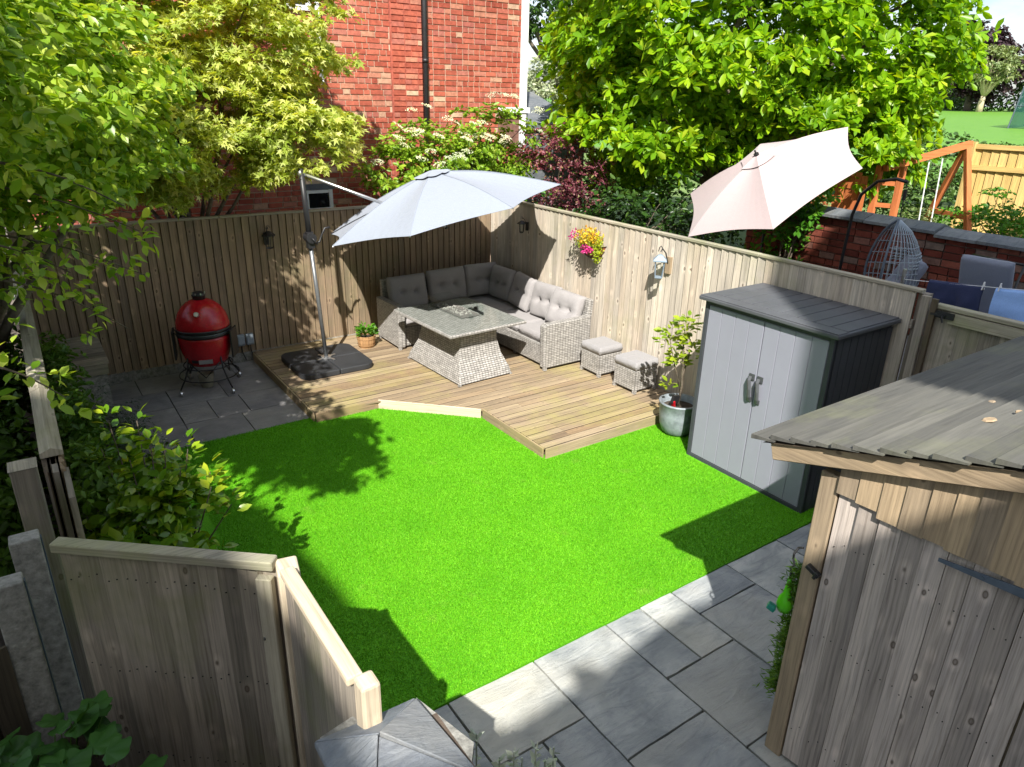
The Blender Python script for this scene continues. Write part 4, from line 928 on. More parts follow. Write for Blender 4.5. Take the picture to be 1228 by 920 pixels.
# ================================================================ CANTILEVER PARASOL
pa = thing('cantilever_parasol', 'open pale grey cantilever parasol tilted over the sofa, on a dark weighted base', 'parasol', (3.33, 9.5, DT))
bx0, by0 = 2.82, 8.98
for i in range(2):
    for j in range(2):
        b = MB(); x0, y0 = bx0+i*.54, by0+j*.54; x1, y1 = x0+.53, y0+.53; rad = .15; poly = []
        for (cx, cy, qx, qy) in ((x0, y0, -1, -1), (x1, y0, 1, -1), (x1, y1, 1, 1), (x0, y1, -1, 1)):
            outer = (qx < 0) == (i == 0) and (qy < 0) == (j == 0)
            if outer:
                a0 = {(-1, -1): 180, (1, -1): 270, (1, 1): 0, (-1, 1): 90}[(qx, qy)]
                for k in range(6): a = R(a0+k*18); poly.append((cx-qx*rad+rad*math.cos(a), cy-qy*rad+rad*math.sin(a)))
            else: poly.append((cx, cy))
        b.prism(poly, DT+.002, DT+.085); bevel(b.build('base_weight', MT['basecol'], pa), .016, 3)
MX, MY = 3.355, 9.52
b = MB(); b.tube([(MX, MY, DT+.087), (MX, MY, DT+.115)], .075, 16); b.build('mast_foot', MT['steel'], pa)
for a in range(4):
    an_ = a*math.pi/2+.4; b = MB(); b.bar((MX+.06*math.cos(an_), MY+.06*math.sin(an_), DT+.10), (MX+.17*math.cos(an_), MY+.17*math.sin(an_), DT+.095), .03, .012); b.build('cross_bracket', MT['steel'], pa)
b = MB(); b.tube([(MX, MY, DT+.10), (MX-.10, MY, 1.93)], .028, 14); b.build('mast', MT['pole'], pa, smooth=True)
b = MB(); b.tube([(MX-.098, MY, 1.90), (MX-.14, MY, 2.86)], .036, 14); b.build('upper_mast', MT['black'], pa, smooth=True)
b = MB(); b.box((MX-.10, MY-.01, 1.93), (.09, .09, .22), (0, -.05, 0)); b.tube([(MX-.10, MY-.09, 1.96), (MX-.10, MY+.07, 1.96)], .07, 16); b.build('crank_slider', MT['black'], pa)
b = MB(); b.tube([(MX-.07, MY-.04, 1.88), (MX+.02, MY-.05, 1.90), (MX+.05, MY-.05, 1.98), (MX+.10, MY-.06, 2.08), (MX+.17, MY-.06, 2.09)], .014, 8); b.tube([(MX-.10, MY-.09, 1.96), (MX-.10, MY-.13, 1.96), (MX-.04, MY-.13, 1.88)], .010, 8); b.build('crank_handle', MT['black'], pa, smooth=True)
CC = Vector((5.08, 9.12, 2.26)); CNn = Vector((-.21, .14, 1)).normalized(); ca = CNn.cross(Vector((0, 1, 0))).normalized(); cb_ = CNn.cross(ca)
CR, CPH, CAH = 1.74, .06, .54
def cpt(k, f, extra=0.0):
    """k rib number (may be fractional), f 0 at the rim .. 1 at the apex"""
    i0 = math.floor(k); fr_ = k-i0
    def rib(i): a = CPH+i*math.pi/4; return CC+CR*(math.cos(a)*ca+math.sin(a)*cb_)
    rimp = rib(i0).lerp(rib(i0+1), fr_); sag = .05*math.sin(fr_*math.pi)
    A = CC+CNn*CAH; rimp = rimp.lerp(CC, sag*1.4)
    p = rimp.lerp(A, f); bulge = math.sin(f*math.pi)*.07*(1-.55*math.sin(fr_*math.pi)); return p+CNn*(bulge+extra)
nk, nf = 8, 10; cvs = MB(); vs = []
for kk in range(8*nk):
    for f in range(nf+1): vs.append(cpt(kk/nk, f/nf*.985))
fs = [(a*(nf+1)+f, ((a+1) % (8*nk))*(nf+1)+f, ((a+1) % (8*nk))*(nf+1)+f+1, a*(nf+1)+f+1) for a in range(8*nk) for f in range(nf)]
cvs.add(vs, fs); can = cvs.build('canopy', MT['canopy'], pa, smooth=False)
m = can.modifiers.new('thick', 'SOLIDIFY'); m.thickness = .003
b = MB(); vs = []
for kk in range(8*nk):
    for f in (0.84, .9, .96, .99): vs.append(cpt(kk/nk, f, .028))
fs = [(a*4+f, ((a+1) % 64)*4+f, ((a+1) % 64)*4+f+1, a*4+f+1) for a in range(64) for f in range(3)]
b.add(vs, fs); b.build('vent_cap', MT['canopy'], pa)
for i in range(8):
    b = MB(); b.tube([cpt(i, 0.0, -.012), cpt(i, .5, -.02), cpt(i, .97, -.03)], .009, 6); b.build('rib', MT['steel'], pa)
    b = MB(); b.tube([cpt(i, .45, -.02), CC+CNn*.05], .006, 6); b.build('strut', MT['steel'], pa)
hub = CC+CNn*.02
b = MB(); b.tube([CC-CNn*.27, CC+CNn*CAH], .022, 10); b.build('hub', MT['blackm'], pa, smooth=True)
b = MB(); b.tube([(MX-.138, MY, 2.80), CC-CNn*.24], .022, 10); b.tube([(MX-.14, MY-.03, 2.80), (MX-.14, MY+.04, 2.80)], .045, 12); b.build('arm', MT['steel'], pa, smooth=True)
# seams: the darker stitched line along each rib
b = MB()
for i in range(8):
    for s_ in range(10): 
        p, q = cpt(i, s_/10*.83, .0035), cpt(i, (s_+1)/10*.83, .0035); b.bar(p, q, .010, .003, up=CNn)
b.build('seam', MT['canopy'], pa)

# ================================================================ RED KAMADO BARBECUE
kx, ky = 1.80, 9.79
km = thing('kamado_barbecue', 'red egg shaped ceramic barbecue with black bands on a wheeled metal stand', 'barbecue', (kx, ky, 0), (0, 0, R(8)))
def klathe(name, prof, mat, n=48): b = MB(); b.lathe(prof, n); return b.build(name, MT[mat], km, world=False, smooth=True)
low = [(.20, .36), (.245, .37), (.275, .43), (.305, .52), (.325, .62), (.333, .72), (.335, .79)]
dom = [(.335, .86), (.335, .90), (.325, .97), (.298, 1.05), (.25, 1.13), (.185, 1.19), (.12, 1.225), (.085, 1.235), (.075, 1.24)]
klathe('firebowl', low, 'red'); klathe('dome_lid', dom, 'red')
klathe('lower_band', [(.336, .775), (.344, .775), (.344, .812), (.336, .812)], 'black'); klathe('upper_band', [(.336, .828), (.344, .828), (.344, .872), (.336, .872)], 'black'); klathe('gasket', [(.332, .812), (.334, .828)], 'socket')
klathe('vent_cap', [(.078, 1.235), (.082, 1.28), (.088, 1.285), (.088, 1.30), (.075, 1.325), (.05, 1.335)], 'black', 24)
b = MB(); 
for k in range(8): a = k*math.pi/4; b.box((.07*math.cos(a), .07*math.sin(a), 1.315), (.03, .014, .02), (0, 0, a))
b.build('vent_fins', MT['steel'], km, world=False)
fd = R(-120)  # towards the camera
def kp(a, r, z): return (r*math.cos(a), r*math.sin(a), z)
b = MB(); b.tube([kp(fd, .275, 1.10), kp(fd, .315, 1.115)], .032, 20); o = b.build('thermometer', MT['steel'], km, world=False, smooth=False)
b = MB(); b.tube([kp(fd, .3155, 1.115), kp(fd, .318, 1.116)], .026, 20); b.build('dial', MT['gold'], km, world=False).parent = o
b = MB(); pts = []
for k in range(9): a = fd+R(-32+k*8); pts.append(kp(a, .40, .885))
b.tube([kp(fd-R(32), .345, .86)]+pts+[kp(fd+R(32), .345, .86)], .014, 8); b.build('lid_handle', MT['black'], km, world=False, smooth=True)
b = MB(); b.box(kp(fd+R(6), .285, .455), (.012, .17, .06), (0, .25, fd+R(6))); b.build('draft_door', MT['steel'], km, world=False)
b = MB(); b.box(kp(fd-R(22), .28, .455), (.012, .09, .045), (0, .25, fd-R(22))); b.build('draft_opening', MT['black'], km, world=False)
for s_ in (-1, 1):
    a = fd+s_*R(82); b = MB(); pts = [kp(a-R(20), .39, z) for z in (.46, .84)]+[kp(a+R(20), .39, z) for z in (.84, .46)]
    b.add([Vector(p) for p in pts]+[Vector(p)+Vector(kp(a, .022, 0)) for p in pts], [(0, 1, 2, 3), (7, 6, 5, 4), (0, 4, 5, 1), (1, 5, 6, 2), (2, 6, 7, 3), (3, 7, 4, 0)]); bevel(b.build('folding_shelf', MT['black'], km, world=False), .006, 2)
    b = MB(); b.tube([kp(a-R(12), .345, .80), kp(a-R(12), .40, .84)], .008, 6); b.tube([kp(a+R(12), .345, .80), kp(a+R(12), .40, .84)], .008, 6); b.build('shelf_bracket', MT['blackm'], km, world=False)
for k in range(4):
    a = fd+R(45+90*k); b = MB(); b.tube([kp(a, .29, .50), kp(a, .31, .34), kp(a, .38, .20), kp(a, .46, .085)], .011, 8); b.tube([kp(a+R(4), .29, .42), kp(a+R(45), .26, .22), kp(a+R(86), .29, .42)], .008, 6)
    lg = b.build('leg', MT['blackm'], km, world=False, smooth=True)
    b = MB(); b.tube([Vector(kp(a, .46, .036))+Vector((-.012, 0, 0)), Vector(kp(a, .46, .036))+Vector((.012, 0, 0))], .036, 16); c = b.build('castor', MT['steel'], None, world=False); c.parent = lg
b = MB(); 
for z in (.34, .20): b.tube([kp(R(10*k), .31 if z > .3 else .38, z) for k in range(37)], .008, 6)
b.build('stand_ring', MT['blackm'], km, world=False, smooth=True)
bk = thing('bucket', 'small pale weathered bucket standing under the red barbecue', 'bucket', (kx-.05, ky+.02, 0)); b = MB(); b.lathe([(.075, 0.003), (.105, .20), (.112, .205), (.10, .195), (.07, .02)], 20); b.build('pail', MT['dullwhite'], bk, world=False, smooth=True)
b = MB(); b.tube([(-.108, 0, .19), (-.08, -.05, .24), (0, -.07, .26), (.08, -.05, .24), (.108, 0, .19)], .004, 6); b.build('handle', MT['steel'], bk, world=False)

# ================================================================ FENCE FITTINGS
def socket(x, lab):
    t = thing('outdoor_socket', lab, 'socket', (x, 10.565, .34), None, 'weatherproof sockets on the back fence')
    b = MB(); b.ab((-.055, -.055, -.085), (.055, .0, .085)); bevel(b.build('box', MT['socket'], t, world=False), .008, 2)
    b = MB(); b.ab((-.048, -.078, -.06), (.048, -.056, .078)); bevel(b.build('flap', MT['socket'], t, world=False), .008, 2)
    b = MB(); b.tube([(0, -.02, -.085), (.01, -.02, -.2), (.05, -.015, -.32)], .007, 6); b.build('cable', MT['black'], t, world=False)
socket(2.43, 'grey weatherproof socket box beside the barbecue, the one nearer the barbecue'); socket(2.56, 'grey weatherproof socket box, the one nearer the deck')
def lantern(name, loc, rotz, mat, lab, s=1.0, hook=True):
    t = thing(name, lab, 'lantern', loc, (0, 0, rotz))
    # local: wall plane at y=+.14 behind, lantern hangs at the origin
    b = MB(); b.ab((-.03, .11, -.10), (.03, .14, .06)); b.build('back_plate', MT['newwood'] if mat == 'lampblue' else MT['black'], t, world=False)
    b = MB(); b.tube([(0, .11, .0), (0, .07, .10), (0, .02, .15), (0, 0, .12)], .006, 6); b.tube([(-.03, 0, .12), (-.02, 0, .16), (0, 0, .175), (.03, 0, .14)], .004, 6); b.build('hook', MT['black'], t, world=False)
    b = MB(); b.lathe([(.005, .10), (.03, .09), (.09, .045), (.09, .035)], 4 if mat == 'lampblue' else 6); b.build('roof', MT[mat], t, world=False)
    b = MB(); n = 4
    for k in range(4):
        a = math.pi/2*k; b.bar((.06*math.cos(a), .06*math.sin(a), .035), (.045*math.cos(a), .045*math.sin(a), -.115), .008, .008)
    b.lathe([(.05, -.115), (.05, -.125), (.02, -.14)], 4); b.build('frame', MT['lampblue'] if mat == 'lampblue' else MT['black'], t, world=False)
    b = MB(); b.lathe([(.054, .034), (.041, -.114)], 4, cap=False); b.build('glass_pane', MT['glass'], t, world=False)
    t.scale = (s,)*3; return t
lantern('hanging_lantern', (6.70, 6.34, 1.84), R(-90), 'lampblue', 'pale blue metal lantern hanging on the sunlit side fence', 1.35)
lantern('wall_lantern', (2.97, 10.43, 1.82), 0, 'black', 'black wall lantern on the shaded back fence above the sockets', 1.1)
lantern('wall_lantern', (6.74, 9.46, 1.86), R(-90), 'black', 'black wall lantern high on the side fence behind the parasol tip', .85)

# flower basket on the side fence
fb = thing('flower_basket', 'wall basket of yellow and magenta flowers on the sunlit side fence', 'planter', (6.75, 7.80, 1.80))
b = MB(); vs = []; n = 14
for j, (r_, z) in enumerate(((.05, -.17), (.13, -.12), (.18, -.05), (.205, .03))):
    for i in range(n+1): a = math.pi*i/n+math.pi/2; vs.append((.14+r_*math.cos(a)*1.05, r_*math.sin(a)*1.1, z))
fs = [(j*(n+1)+i, j*(n+1)+i+1, (j+1)*(n+1)+i+1, (j+1)*(n+1)+i) for j in range(3) for i in range(n)]
b.add(vs, fs); b.build('liner', MT['rust'], fb, world=False)
b = MB()
for (r_, z) in ((.21, .035), (.185, -.05), (.135, -.125)): b.tube([(.14+r_*math.cos(math.pi*i/n+math.pi/2)*1.06, r_*1.12*math.sin(math.pi*i/n+math.pi/2), z) for i in range(n+1)], .005, 5)
for i in range(0, n+1, 2): a = math.pi*i/n+math.pi/2; b.tube([(.14+r_*math.cos(a)*1.08, r_*1.13*math.sin(a), z) for r_, z in ((.21, .035), (.185, -.05), (.135, -.125), (.05, -.175))], .004, 5)
b.build('wire_frame', MT['black'], fb, world=False)

# wooden barrel pot
bp = thing('barrel_planter', 'small wooden barrel planter of bright green leaves beside the sofa arm', 'planter', (4.16, 9.93, DT))
b = MB()
for k in range(20):
    a = 2*math.pi*k/20; vs = []
    for r_, z in ((.115, 0), (.135, .08), (.14, .15), (.142, .185)):
        for da in (-.15, .15): 
            for rr_ in (r_, r_-.015): vs.append((rr_*math.cos(a+da), rr_*math.sin(a+da), z))
    b2 = MB(); fs = []
    for j in range(3):
        o = j*4; fs += [(o, o+2, o+6, o+4), (o+1, o+5, o+7, o+3), (o, o+4, o+5, o+1), (o+2, o+3, o+7, o+6)]
    fs += [(12, 14, 15, 13), (0, 1, 3, 2)]
    b2.add(vs, fs); b2.build('stave', MT['barrel'], bp, world=False)
for z in (.045, .15): b = MB(); b.lathe([(.136 if z < .1 else .146, z-.01), (.139 if z < .1 else .147, z+.01)], 32, cap=False); m = b.build('hoop', MT['blackm'] if 0 else MT['barrel'], bp, world=False)
b = MB(); b.lathe([(0.001, .16), (.125, .155)], 20, cap=False); b.build('soil', MT['soil'], bp, world=False)

# galvanised pot
gpx, gpy = 6.20, 5.32
gpt = thing('galvanised_pot', 'round blue grey galvanised pot with leafy plant between deck and storage cabinet', 'planter', (gpx, gpy, 0))
b = MB(); b.lathe([(.13, 0.002), (.18, .05), (.215, .15), (.23, .28), (.23, .40), (.245, .415), (.245, .43), (.215, .43), (.205, .36), (.19, .34)], 40); b.build('pot', MT['galv'], gpt, world=False, smooth=True)
b = MB(); b.lathe([(.001, .352), (.20, .35)], 20, cap=False); b.build('soil', MT['soil'], gpt, world=False)
b = MB(); b.tube([(0, .02, .34), (.01, .0, .62), (-.02, 0, .9), (.0, .05, 1.25)], [.018, .015, .012, .006], 8); b.tube([(.01, .02, .34), (.04, .04, .7), (.08, .0, 1.05)], [.014, .01, .006], 8); b.tube([(-.02, 0, .6), (-.08, .10, .95), (-.12, .16, 1.2)], [.01, .007, .004], 6); b.build('stem', MT['bark'], gpt, world=False, smooth=True)
rg = thing('red_trowel', 'small red and black plastic hand tool standing in the galvanised pot', 'tool', (gpx-.10, gpy+.0, .35)); b = MB(); b.box((0, 0, .05), (.03, .05, .12), (.1, -.3, 0)); bevel(b.build('handle', MT['red'], rg, world=False), .008, 2); b = MB(); b.box((.02, 0, .12), (.10, .04, .10), (.1, .2, 0)); b.build('blade', MT['black'], rg, world=False)

# ================================================================ UNSEEN HOUSE BEHIND THE VIEWPOINT (outline shaped to cast the big shadows)
own = thing('unseen_shadow_house', 'unseen cream house wall behind the viewpoint, its outline shaped to cast the garden shadows', 'house', (0, -5, 0))
def sun_trace(p, y=-5):      # where the sun ray through a garden point meets the shadow casting wall
    k = (p[1]-y)/-SUN.y; return (p[0]+SUN.x*k, p[2]+SUN.z*k)
edge = [(.0, 3.25, 2.0), (.5, 3.0, 1.62), (.7, 2.3, 1.42), (.7, 1.95, 1.38), (2.05, 2.80, 0), (2.32, 2.82, 0), (2.58, 2.83, 0), (2.66, 3.02, 0), (2.80, 2.94, 0), (2.84, 2.84, 0), (3.30, 2.93, 0), (3.85, 2.98, 0), (4.35, 2.9, 0), (4.9, 2.05, .6)]
prof = [(-15, -.1), (-15, 20), (-11, 19.5), (-8.6, 15.6)]+[sun_trace(p) for p in ((1.50, 6.33, 0), (1.55, 5.63, 0), (1.64, 4.72, 0))]+[sun_trace(p) for p in edge[1:]]+[sun_trace((5.88, 3.62, .12)), sun_trace((5.88, 3.63, 1.84)), sun_trace((6.9, 4.85, 2.2)), (-.05, 15.5), (9, 15.5), (9, -.1)]  # wall outline traced back from the wanted shadow edges
b = MB(); n = len(prof); b.add([(x, -5, z) for x, z in prof]+[(x, -7.5, z) for x, z in prof], [tuple(range(n)), tuple(range(n, 2*n))[::-1]]+[(i, i+n, (i+1) % n+n, (i+1) % n) for i in range(n)]); b.build('wall', MT['render'], own)
for x in (-3.6, -.4, 2.6):
    b = MB(); b.ab((x, -5.03, 1.0), (x+1.2, -4.97, 2.1)); f = b.build('window', MT['white'], own); b = MB(); b.ab((x+.06, -4.965, 1.06), (x+1.14, -4.96, 2.04)); k = b.build('pane', MT['darkglass'], f)

# ================================================================ NEIGHBOUR'S THINGS
TZ = 1.05
pp = thing('pink_parasol', 'open washed pink and white parasol tilted towards us over the neighbouring terrace', 'parasol', (8.87, 6.5, TZ))
PC = Vector((8.87, 6.5, 2.75)); pn = Vector((-.66, .18, 1)).normalized(); p_a = pn.cross(Vector((0, 1, 0))).normalized(); p_b = pn.cross(p_a)
def ppt(k, f, e=0.0, R_=1.34, A_=.43):
    i0 = math.floor(k); fr_ = k-i0
    rib = lambda i: PC+R_*(math.cos(4.9+i*math.pi/3)*p_a+math.sin(4.9+i*math.pi/3)*p_b)
    r_ = rib(i0).lerp(rib(i0+1), fr_).lerp(PC, .06*math.sin(fr_*math.pi)); p = r_.lerp(PC+pn*A_, f); return p+pn*(math.sin(f*math.pi)*.06*(1-.6*math.sin(fr_*math.pi))+e)
vs = []; nk = 10; nf = 8
for kk in range(6*nk):
    for f in range(nf+1): vs.append(ppt(kk/nk, f/nf*.985))
b = MB(); b.add(vs, [(a*(nf+1)+f, ((a+1) % (6*nk))*(nf+1)+f, ((a+1) % (6*nk))*(nf+1)+f+1, a*(nf+1)+f+1) for a in range(6*nk) for f in range(nf)])
o = b.build('canopy', MT['pink'], pp); m = o.modifiers.new('t', 'SOLIDIFY'); m.thickness = .003
vs = []
for kk in range(6*nk):
    for f in (.80, .88, .97): vs.append(ppt(kk/nk, f, .02))
b = MB(); b.add(vs, [(a*3+f, ((a+1) % 60)*3+f, ((a+1) % 60)*3+f+1, a*3+f+1) for a in range(60) for f in range(2)]); b.build('vent_cap', MT['pink'], pp)
for i in range(6): b = MB(); b.tube([ppt(i, 0, -.012), ppt(i, .97, -.02)], .008, 6); b.build('rib', MT['blackm'], pp); b = MB(); b.tube([ppt(i, .5, -.02), PC-pn*.1], .006, 6); b.build('strut', MT['blackm'], pp)
b = MB(); b.tube([PC+pn*.45, PC+pn*.47], .035, 12); b.tube([PC+pn*.46, PC+pn*.52], .012, 8); b.build('finial', MT['black'], pp)
b = MB(); b.tube([(8.95, 6.48, TZ), (8.93, 6.48, 2.3), PC, PC+pn*.44], .02, 10); b.build('pole', MT['blackm'], pp, smooth=True)
b = MB(); b.lathe([(.22, 0), (.22, .05), (.05, .08), (.03, .3)], 20, c=(8.95, 6.48, TZ)); b.build('base', MT['black'], pp)

eg = thing('hanging_egg_chair', 'hanging egg chair of grey woven cord with blue grey cushion, before the brick wall', 'chair', (8.35, 4.3, TZ))
ec = Vector((8.35, 4.28, 2.02)); ez = .56; er = .345
def ep(a, t):  # t 0 bottom..1 top
    z = ec.z-ez+2*ez*t; rr_ = er*math.sin(math.pi*(t**.85))**.62 if 0 < t < 1 else .02; return Vector((ec.x+rr_*math.cos(a), ec.y+rr_*math.sin(a), z))
oa = R(135)  # opening direction
b = MB()
for k in range(26):
    a = oa+R(62)+R(236)*k/25; b.tube([ep(a, t/10) for t in range(0, 11)], .005, 4)
for t in (.12, .25, .38, .5, .62, .75, .88): b.tube([ep(oa+R(62)+R(236)*k/24, t) for k in range(25)], .006, 4)
for t in (.55, .58, .61, .65, .68):
    b.tube([ep(oa+R(110)+R(140)*k/30, t)+Vector((0, 0, .01*(k % 2))) for k in range(31)], .009, 4)
b.build('woven_shell', MT['socket'], eg)
b = MB(); b.tube([ep(oa+R(62), t/14) for t in range(15)], .014, 8); b.tube([ep(oa-R(62), t/14) for t in range(15)], .014, 8); b.build('rim', MT['bluesteel'], eg, smooth=True)
o = bpy.data.objects.new('seat_cushion', cushion_mesh('seat_cushion', .5, .5, .2, MT['bluegrey'], ((-.3, 0), (.3, 0)), seed=50)); C.objects.link(o); o.parent = eg; o.location = (ec.x-8.35, ec.y-4.3, 1.68-TZ); o.rotation_euler = (0, 0, oa)
o = bpy.data.objects.new('back_cushion', cushion_mesh('back_cushion', .5, .62, .16, MT['bluegrey'], ((-.3, 0), (.3, 0)), seed=51)); C.objects.link(o); o.parent = eg; o.location = (ec.x-8.35-math.cos(oa)*.17, ec.y-4.3-math.sin(oa)*.17, 1.88-TZ); o.rotation_euler = (R(62), 0, oa+R(90))
sb = Vector((8.45, 4.95, TZ)); b = MB(); pts = [sb, sb+Vector((0, -.02, 1.0)), sb+Vector((0, -.04, 1.5)), Vector((8.42, 4.83, 2.80)), Vector((8.40, 4.65, 2.97)), Vector((8.37, 4.42, 3.02)), Vector((8.35, 4.28, 3.0))]
b.tube(pts, .019, 10); b.build('stand_pole', MT['blackm'], eg, smooth=True)
b = MB(); b.tube([sb, Vector((8.5, 4.2, TZ+.02)), Vector((8.1, 3.9, TZ+.02))], .022, 8); b.tube([sb, Vector((8.1, 4.5, TZ+.02)), Vector((7.9, 4.1, TZ+.02))], .022, 8); b.build('stand_foot', MT['blackm'], eg)
b = MB(); b.tube([(8.35, 4.28, 3.0), (8.35, 4.28, 2.62)], .006, 6); b.tube([(8.35, 4.28, 2.92), (8.35, 4.28, 2.80)], .022, 10); b.build('chain', MT['blackm'], eg)

rc = thing('garden_chair', 'dark framed garden chair with buttoned blue grey cushion before the brick wall', 'chair', (8.15, 3.2, TZ), (0, 0, R(172)))
def rput(nm, me, loc, rot): o = bpy.data.objects.new(nm, me); C.objects.link(o); o.parent = rc; o.location = loc; o.rotation_euler = rot; return o
rput('back_cushion', cushion_mesh('back_cushion', .52, .72, .11, MT['bluegrey'], ((0, .05),), seed=60, puff=.22, p=9), (-.10, 0, .98), (R(72), 0, R(-90+8)))
rput('seat_cushion', cushion_mesh('seat_cushion', .52, .5, .11, MT['bluegrey'], (), seed=61, puff=.2, p=9), (.22, 0, .52), (0, 0, 0))
b = MB()
for s_ in (-1, 1):
    b.tube([(.45, s_*.29, 0), (.42, s_*.29, .64), (-.02, s_*.29, .68)], .013, 8); b.tube([(-.18, s_*.27, 0), (.02, s_*.27, .45), (-.20, s_*.27, 1.28)], .013, 8)
b.tube([(-.20, -.27, 1.28), (-.20, .27, 1.28)], .013, 8); b.tube([(.44, -.29, .42), (.44, .29, .42)], .012, 8); b.tube([(0, -.27, .43), (.0, .27, .43)], .012, 8); b.build('frame', MT['blackm'], rc, world=False, smooth=True)
# washing line with cloths
ln = thing('washing_line', 'thin washing line above the low grey fence at the right edge', 'washing line', (7.4, 2, 2.25))
def lz(y): return 2.17+(3.4-y)*.12
b = MB(); b.tube([(7.4, -2, lz(-2)), (7.4, 3.6, lz(3.6))], .0035, 5); b.build('cord', MT['white'], ln)
b = MB(); b.tube([(7.4, 3.62, 1.05), (7.4, 3.62, 2.25)], .018, 8); b.build('pole', MT['steel'], ln)
b = MB(); b.tube([(7.4, -2.02, 1.05), (7.4, -2.02, 2.95)], .018, 8); b.build('pole', MT['steel'], ln)
def cloth(name, y0, y1, drop, mat, lab, sag=0.0, skew=0.0):
    vs = []; nx_, nz_ = 26, 16
    for j in range(-nz_, nz_+1):
        for i in range(nx_+1):
            y = y0+(y1-y0)*i/nx_; f = abs(j)/nz_; u = i/nx_
            wv = math.sin(u*13+f*2+math.sin(f*3))*.03*f+math.sin(u*31+f)*.010*f+noise.noise(Vector((u*6, f*5, y0)))*.07*f
            vs.append((7.4+(.008 if j > 0 else -.008)*min(1, abs(j))+wv*(1 if j > 0 else .8), y+.01*math.sin(f*6), lz(y)+.004-f*drop-sag*math.sin(u*math.pi)-skew*u*(1)))
    fs = [(a*(nx_+1)+i, a*(nx_+1)+i+1, (a+1)*(nx_+1)+i+1, (a+1)*(nx_+1)+i) for a in range(2*nz_) for i in range(nx_)]
    b = MB(); b.add(vs, fs); o = b.build(name, MT[mat], None, smooth=True); return tag(o, lab, 'laundry')
cloth('blue_towel', 1.6, 2.76, .6, 'blue', 'light blue towel hanging on the washing line at the right edge')
cloth('navy_cloth', 2.86, 3.36, .5, 'navy', 'dark navy cloth hanging on the washing line in front of the garden chair', sag=.0, skew=-.02)
for i, (y, lab) in enumerate(((2.87, 'pale clothes peg at the end of the navy cloth'), (2.73, 'pale clothes peg holding the corner of the light blue towel'))):
    b = MB(); b.box((7.388, y, lz(y)+.005), (.010, .010, .075), (.1, 0, 0)); b.box((7.412, y, lz(y)+.005), (.010, .010, .075), (-.1, 0, 0)); tag(b.build('clothes_peg', MT['white']), lab, 'peg')

# orange play frame beyond the wall
sw = thing('swing_frame', 'orange stained wooden swing frame and play panel beyond the brick wall', 'swing', (12.6, 6, 1.1))
b = MB(); b.bar((12.1, 6.62, 2.82), (13.6, 6.05, 3.22), .09, .10); b.build('top_beam', MT['orange'], sw)
apx = Vector((13.55, 6.08, 3.20))
for p in ((13.1, 5.35, 1.08), (14.0, 6.9, 1.08)): b = MB(); b.bar(apx, p, .085, .085); b.build('leg', MT['orange'], sw)
b = MB(); b.bar((13.36, 5.75, 2.05), (13.72, 6.45, 2.05), .05, .08); b.build('cross_bar', MT['orange'], sw)
for (x, y) in ((12.12, 6.72), (12.25, 6.40)): b = MB(); b.bar((x, y, 1.08), (x, y, 2.86), .09, .09); b.build('upright', MT['orange'], sw)
for k in range(4): b = MB(); b.bar((12.13, 6.70, 1.5+.36*k), (12.25, 6.42, 1.5+.36*k), .03, .07); b.build('rung', MT['orange'], sw)
for k in range(5): b = MB(); b.box((12.0+.0*k, 6.88+.115*k, 1.9), (.03, .108, 1.55+(.1 if k % 2 else 0))); b.build('panel_board', MT['orange'], sw)
b = MB(); b.ab((11.97, 6.80, 2.45), (11.985, 7.42, 2.56)); b.build('panel_rail', MT['orange'], sw)
for (x, y) in ((12.9, 6.33), (13.15, 6.24)): b = MB(); b.tube([(x, y, 2.98), (x+.05, y-.05, 1.6)], .010, 5); b.build('rope', MT['white'], sw)
b = MB(); b.box((13.07, 6.23, 1.58), (.14, .34, .03), (0, 0, -.35)); b.build('seat', MT['black'], sw)
# new yellow fence
yf = thing('yellow_fence', 'new yellow timber fence panels at the far right before the sports field', 'fence', (16.5, 5, 1.15))
th2 = math.atan2(-.9, .25)
ya_, yb_ = Vector((16.0, 7.02)), Vector((16.9, 2.6))
fence_run(yf, ya_, yb_, 1.15, 3.12, .15, MT['yellow'])
for z, h in ((3.08, .09), (2.68, .09), (1.8, .09)): b = MB(); b.bar((*(ya_+Vector((-.045, 0))), z), (*(yb_+Vector((-.045, 0))), z), .04, h); b.build('rail', MT['yellow'], yf)
b = MB(); b.bar((15.95, 7.04, 1.1), (15.95, 7.04, 3.16), .1, .1); b.build('post', MT['yellow'], yf)
# sports net
ne = thing('practice_net', 'dark framed green net cage on the sports field at the right edge', 'net', (47, 20, 2.7))
na = [(47.0, 19.2), (47.0, 16.2), (50, 15.8), (50, 19.6)]
b = MB()
for (x, y), (x2, y2) in zip(na, na[1:]+na[:1]): b.tube([(x, y, 2.7), (x, y-.3, 5.0)], .04, 6); b.tube([(x, y-.3, 5.0), (x2, y2-.3, 5.0)], .03, 6); b.tube([(x, y-.15, 3.9), (x2, y2-.15, 3.9)], .02, 6)
b.build('frame', MT['bluesteel'], ne)
b = MB()
for (x, y), (x2, y2) in zip(na, na[1:]+na[:1]): b.add([(x, y, 2.75), (x2, y2, 2.75), (x2, y2-.3, 4.98), (x, y-.3, 4.98)], [(0, 1, 2, 3)])
b.build('netting', MT['net'], ne)

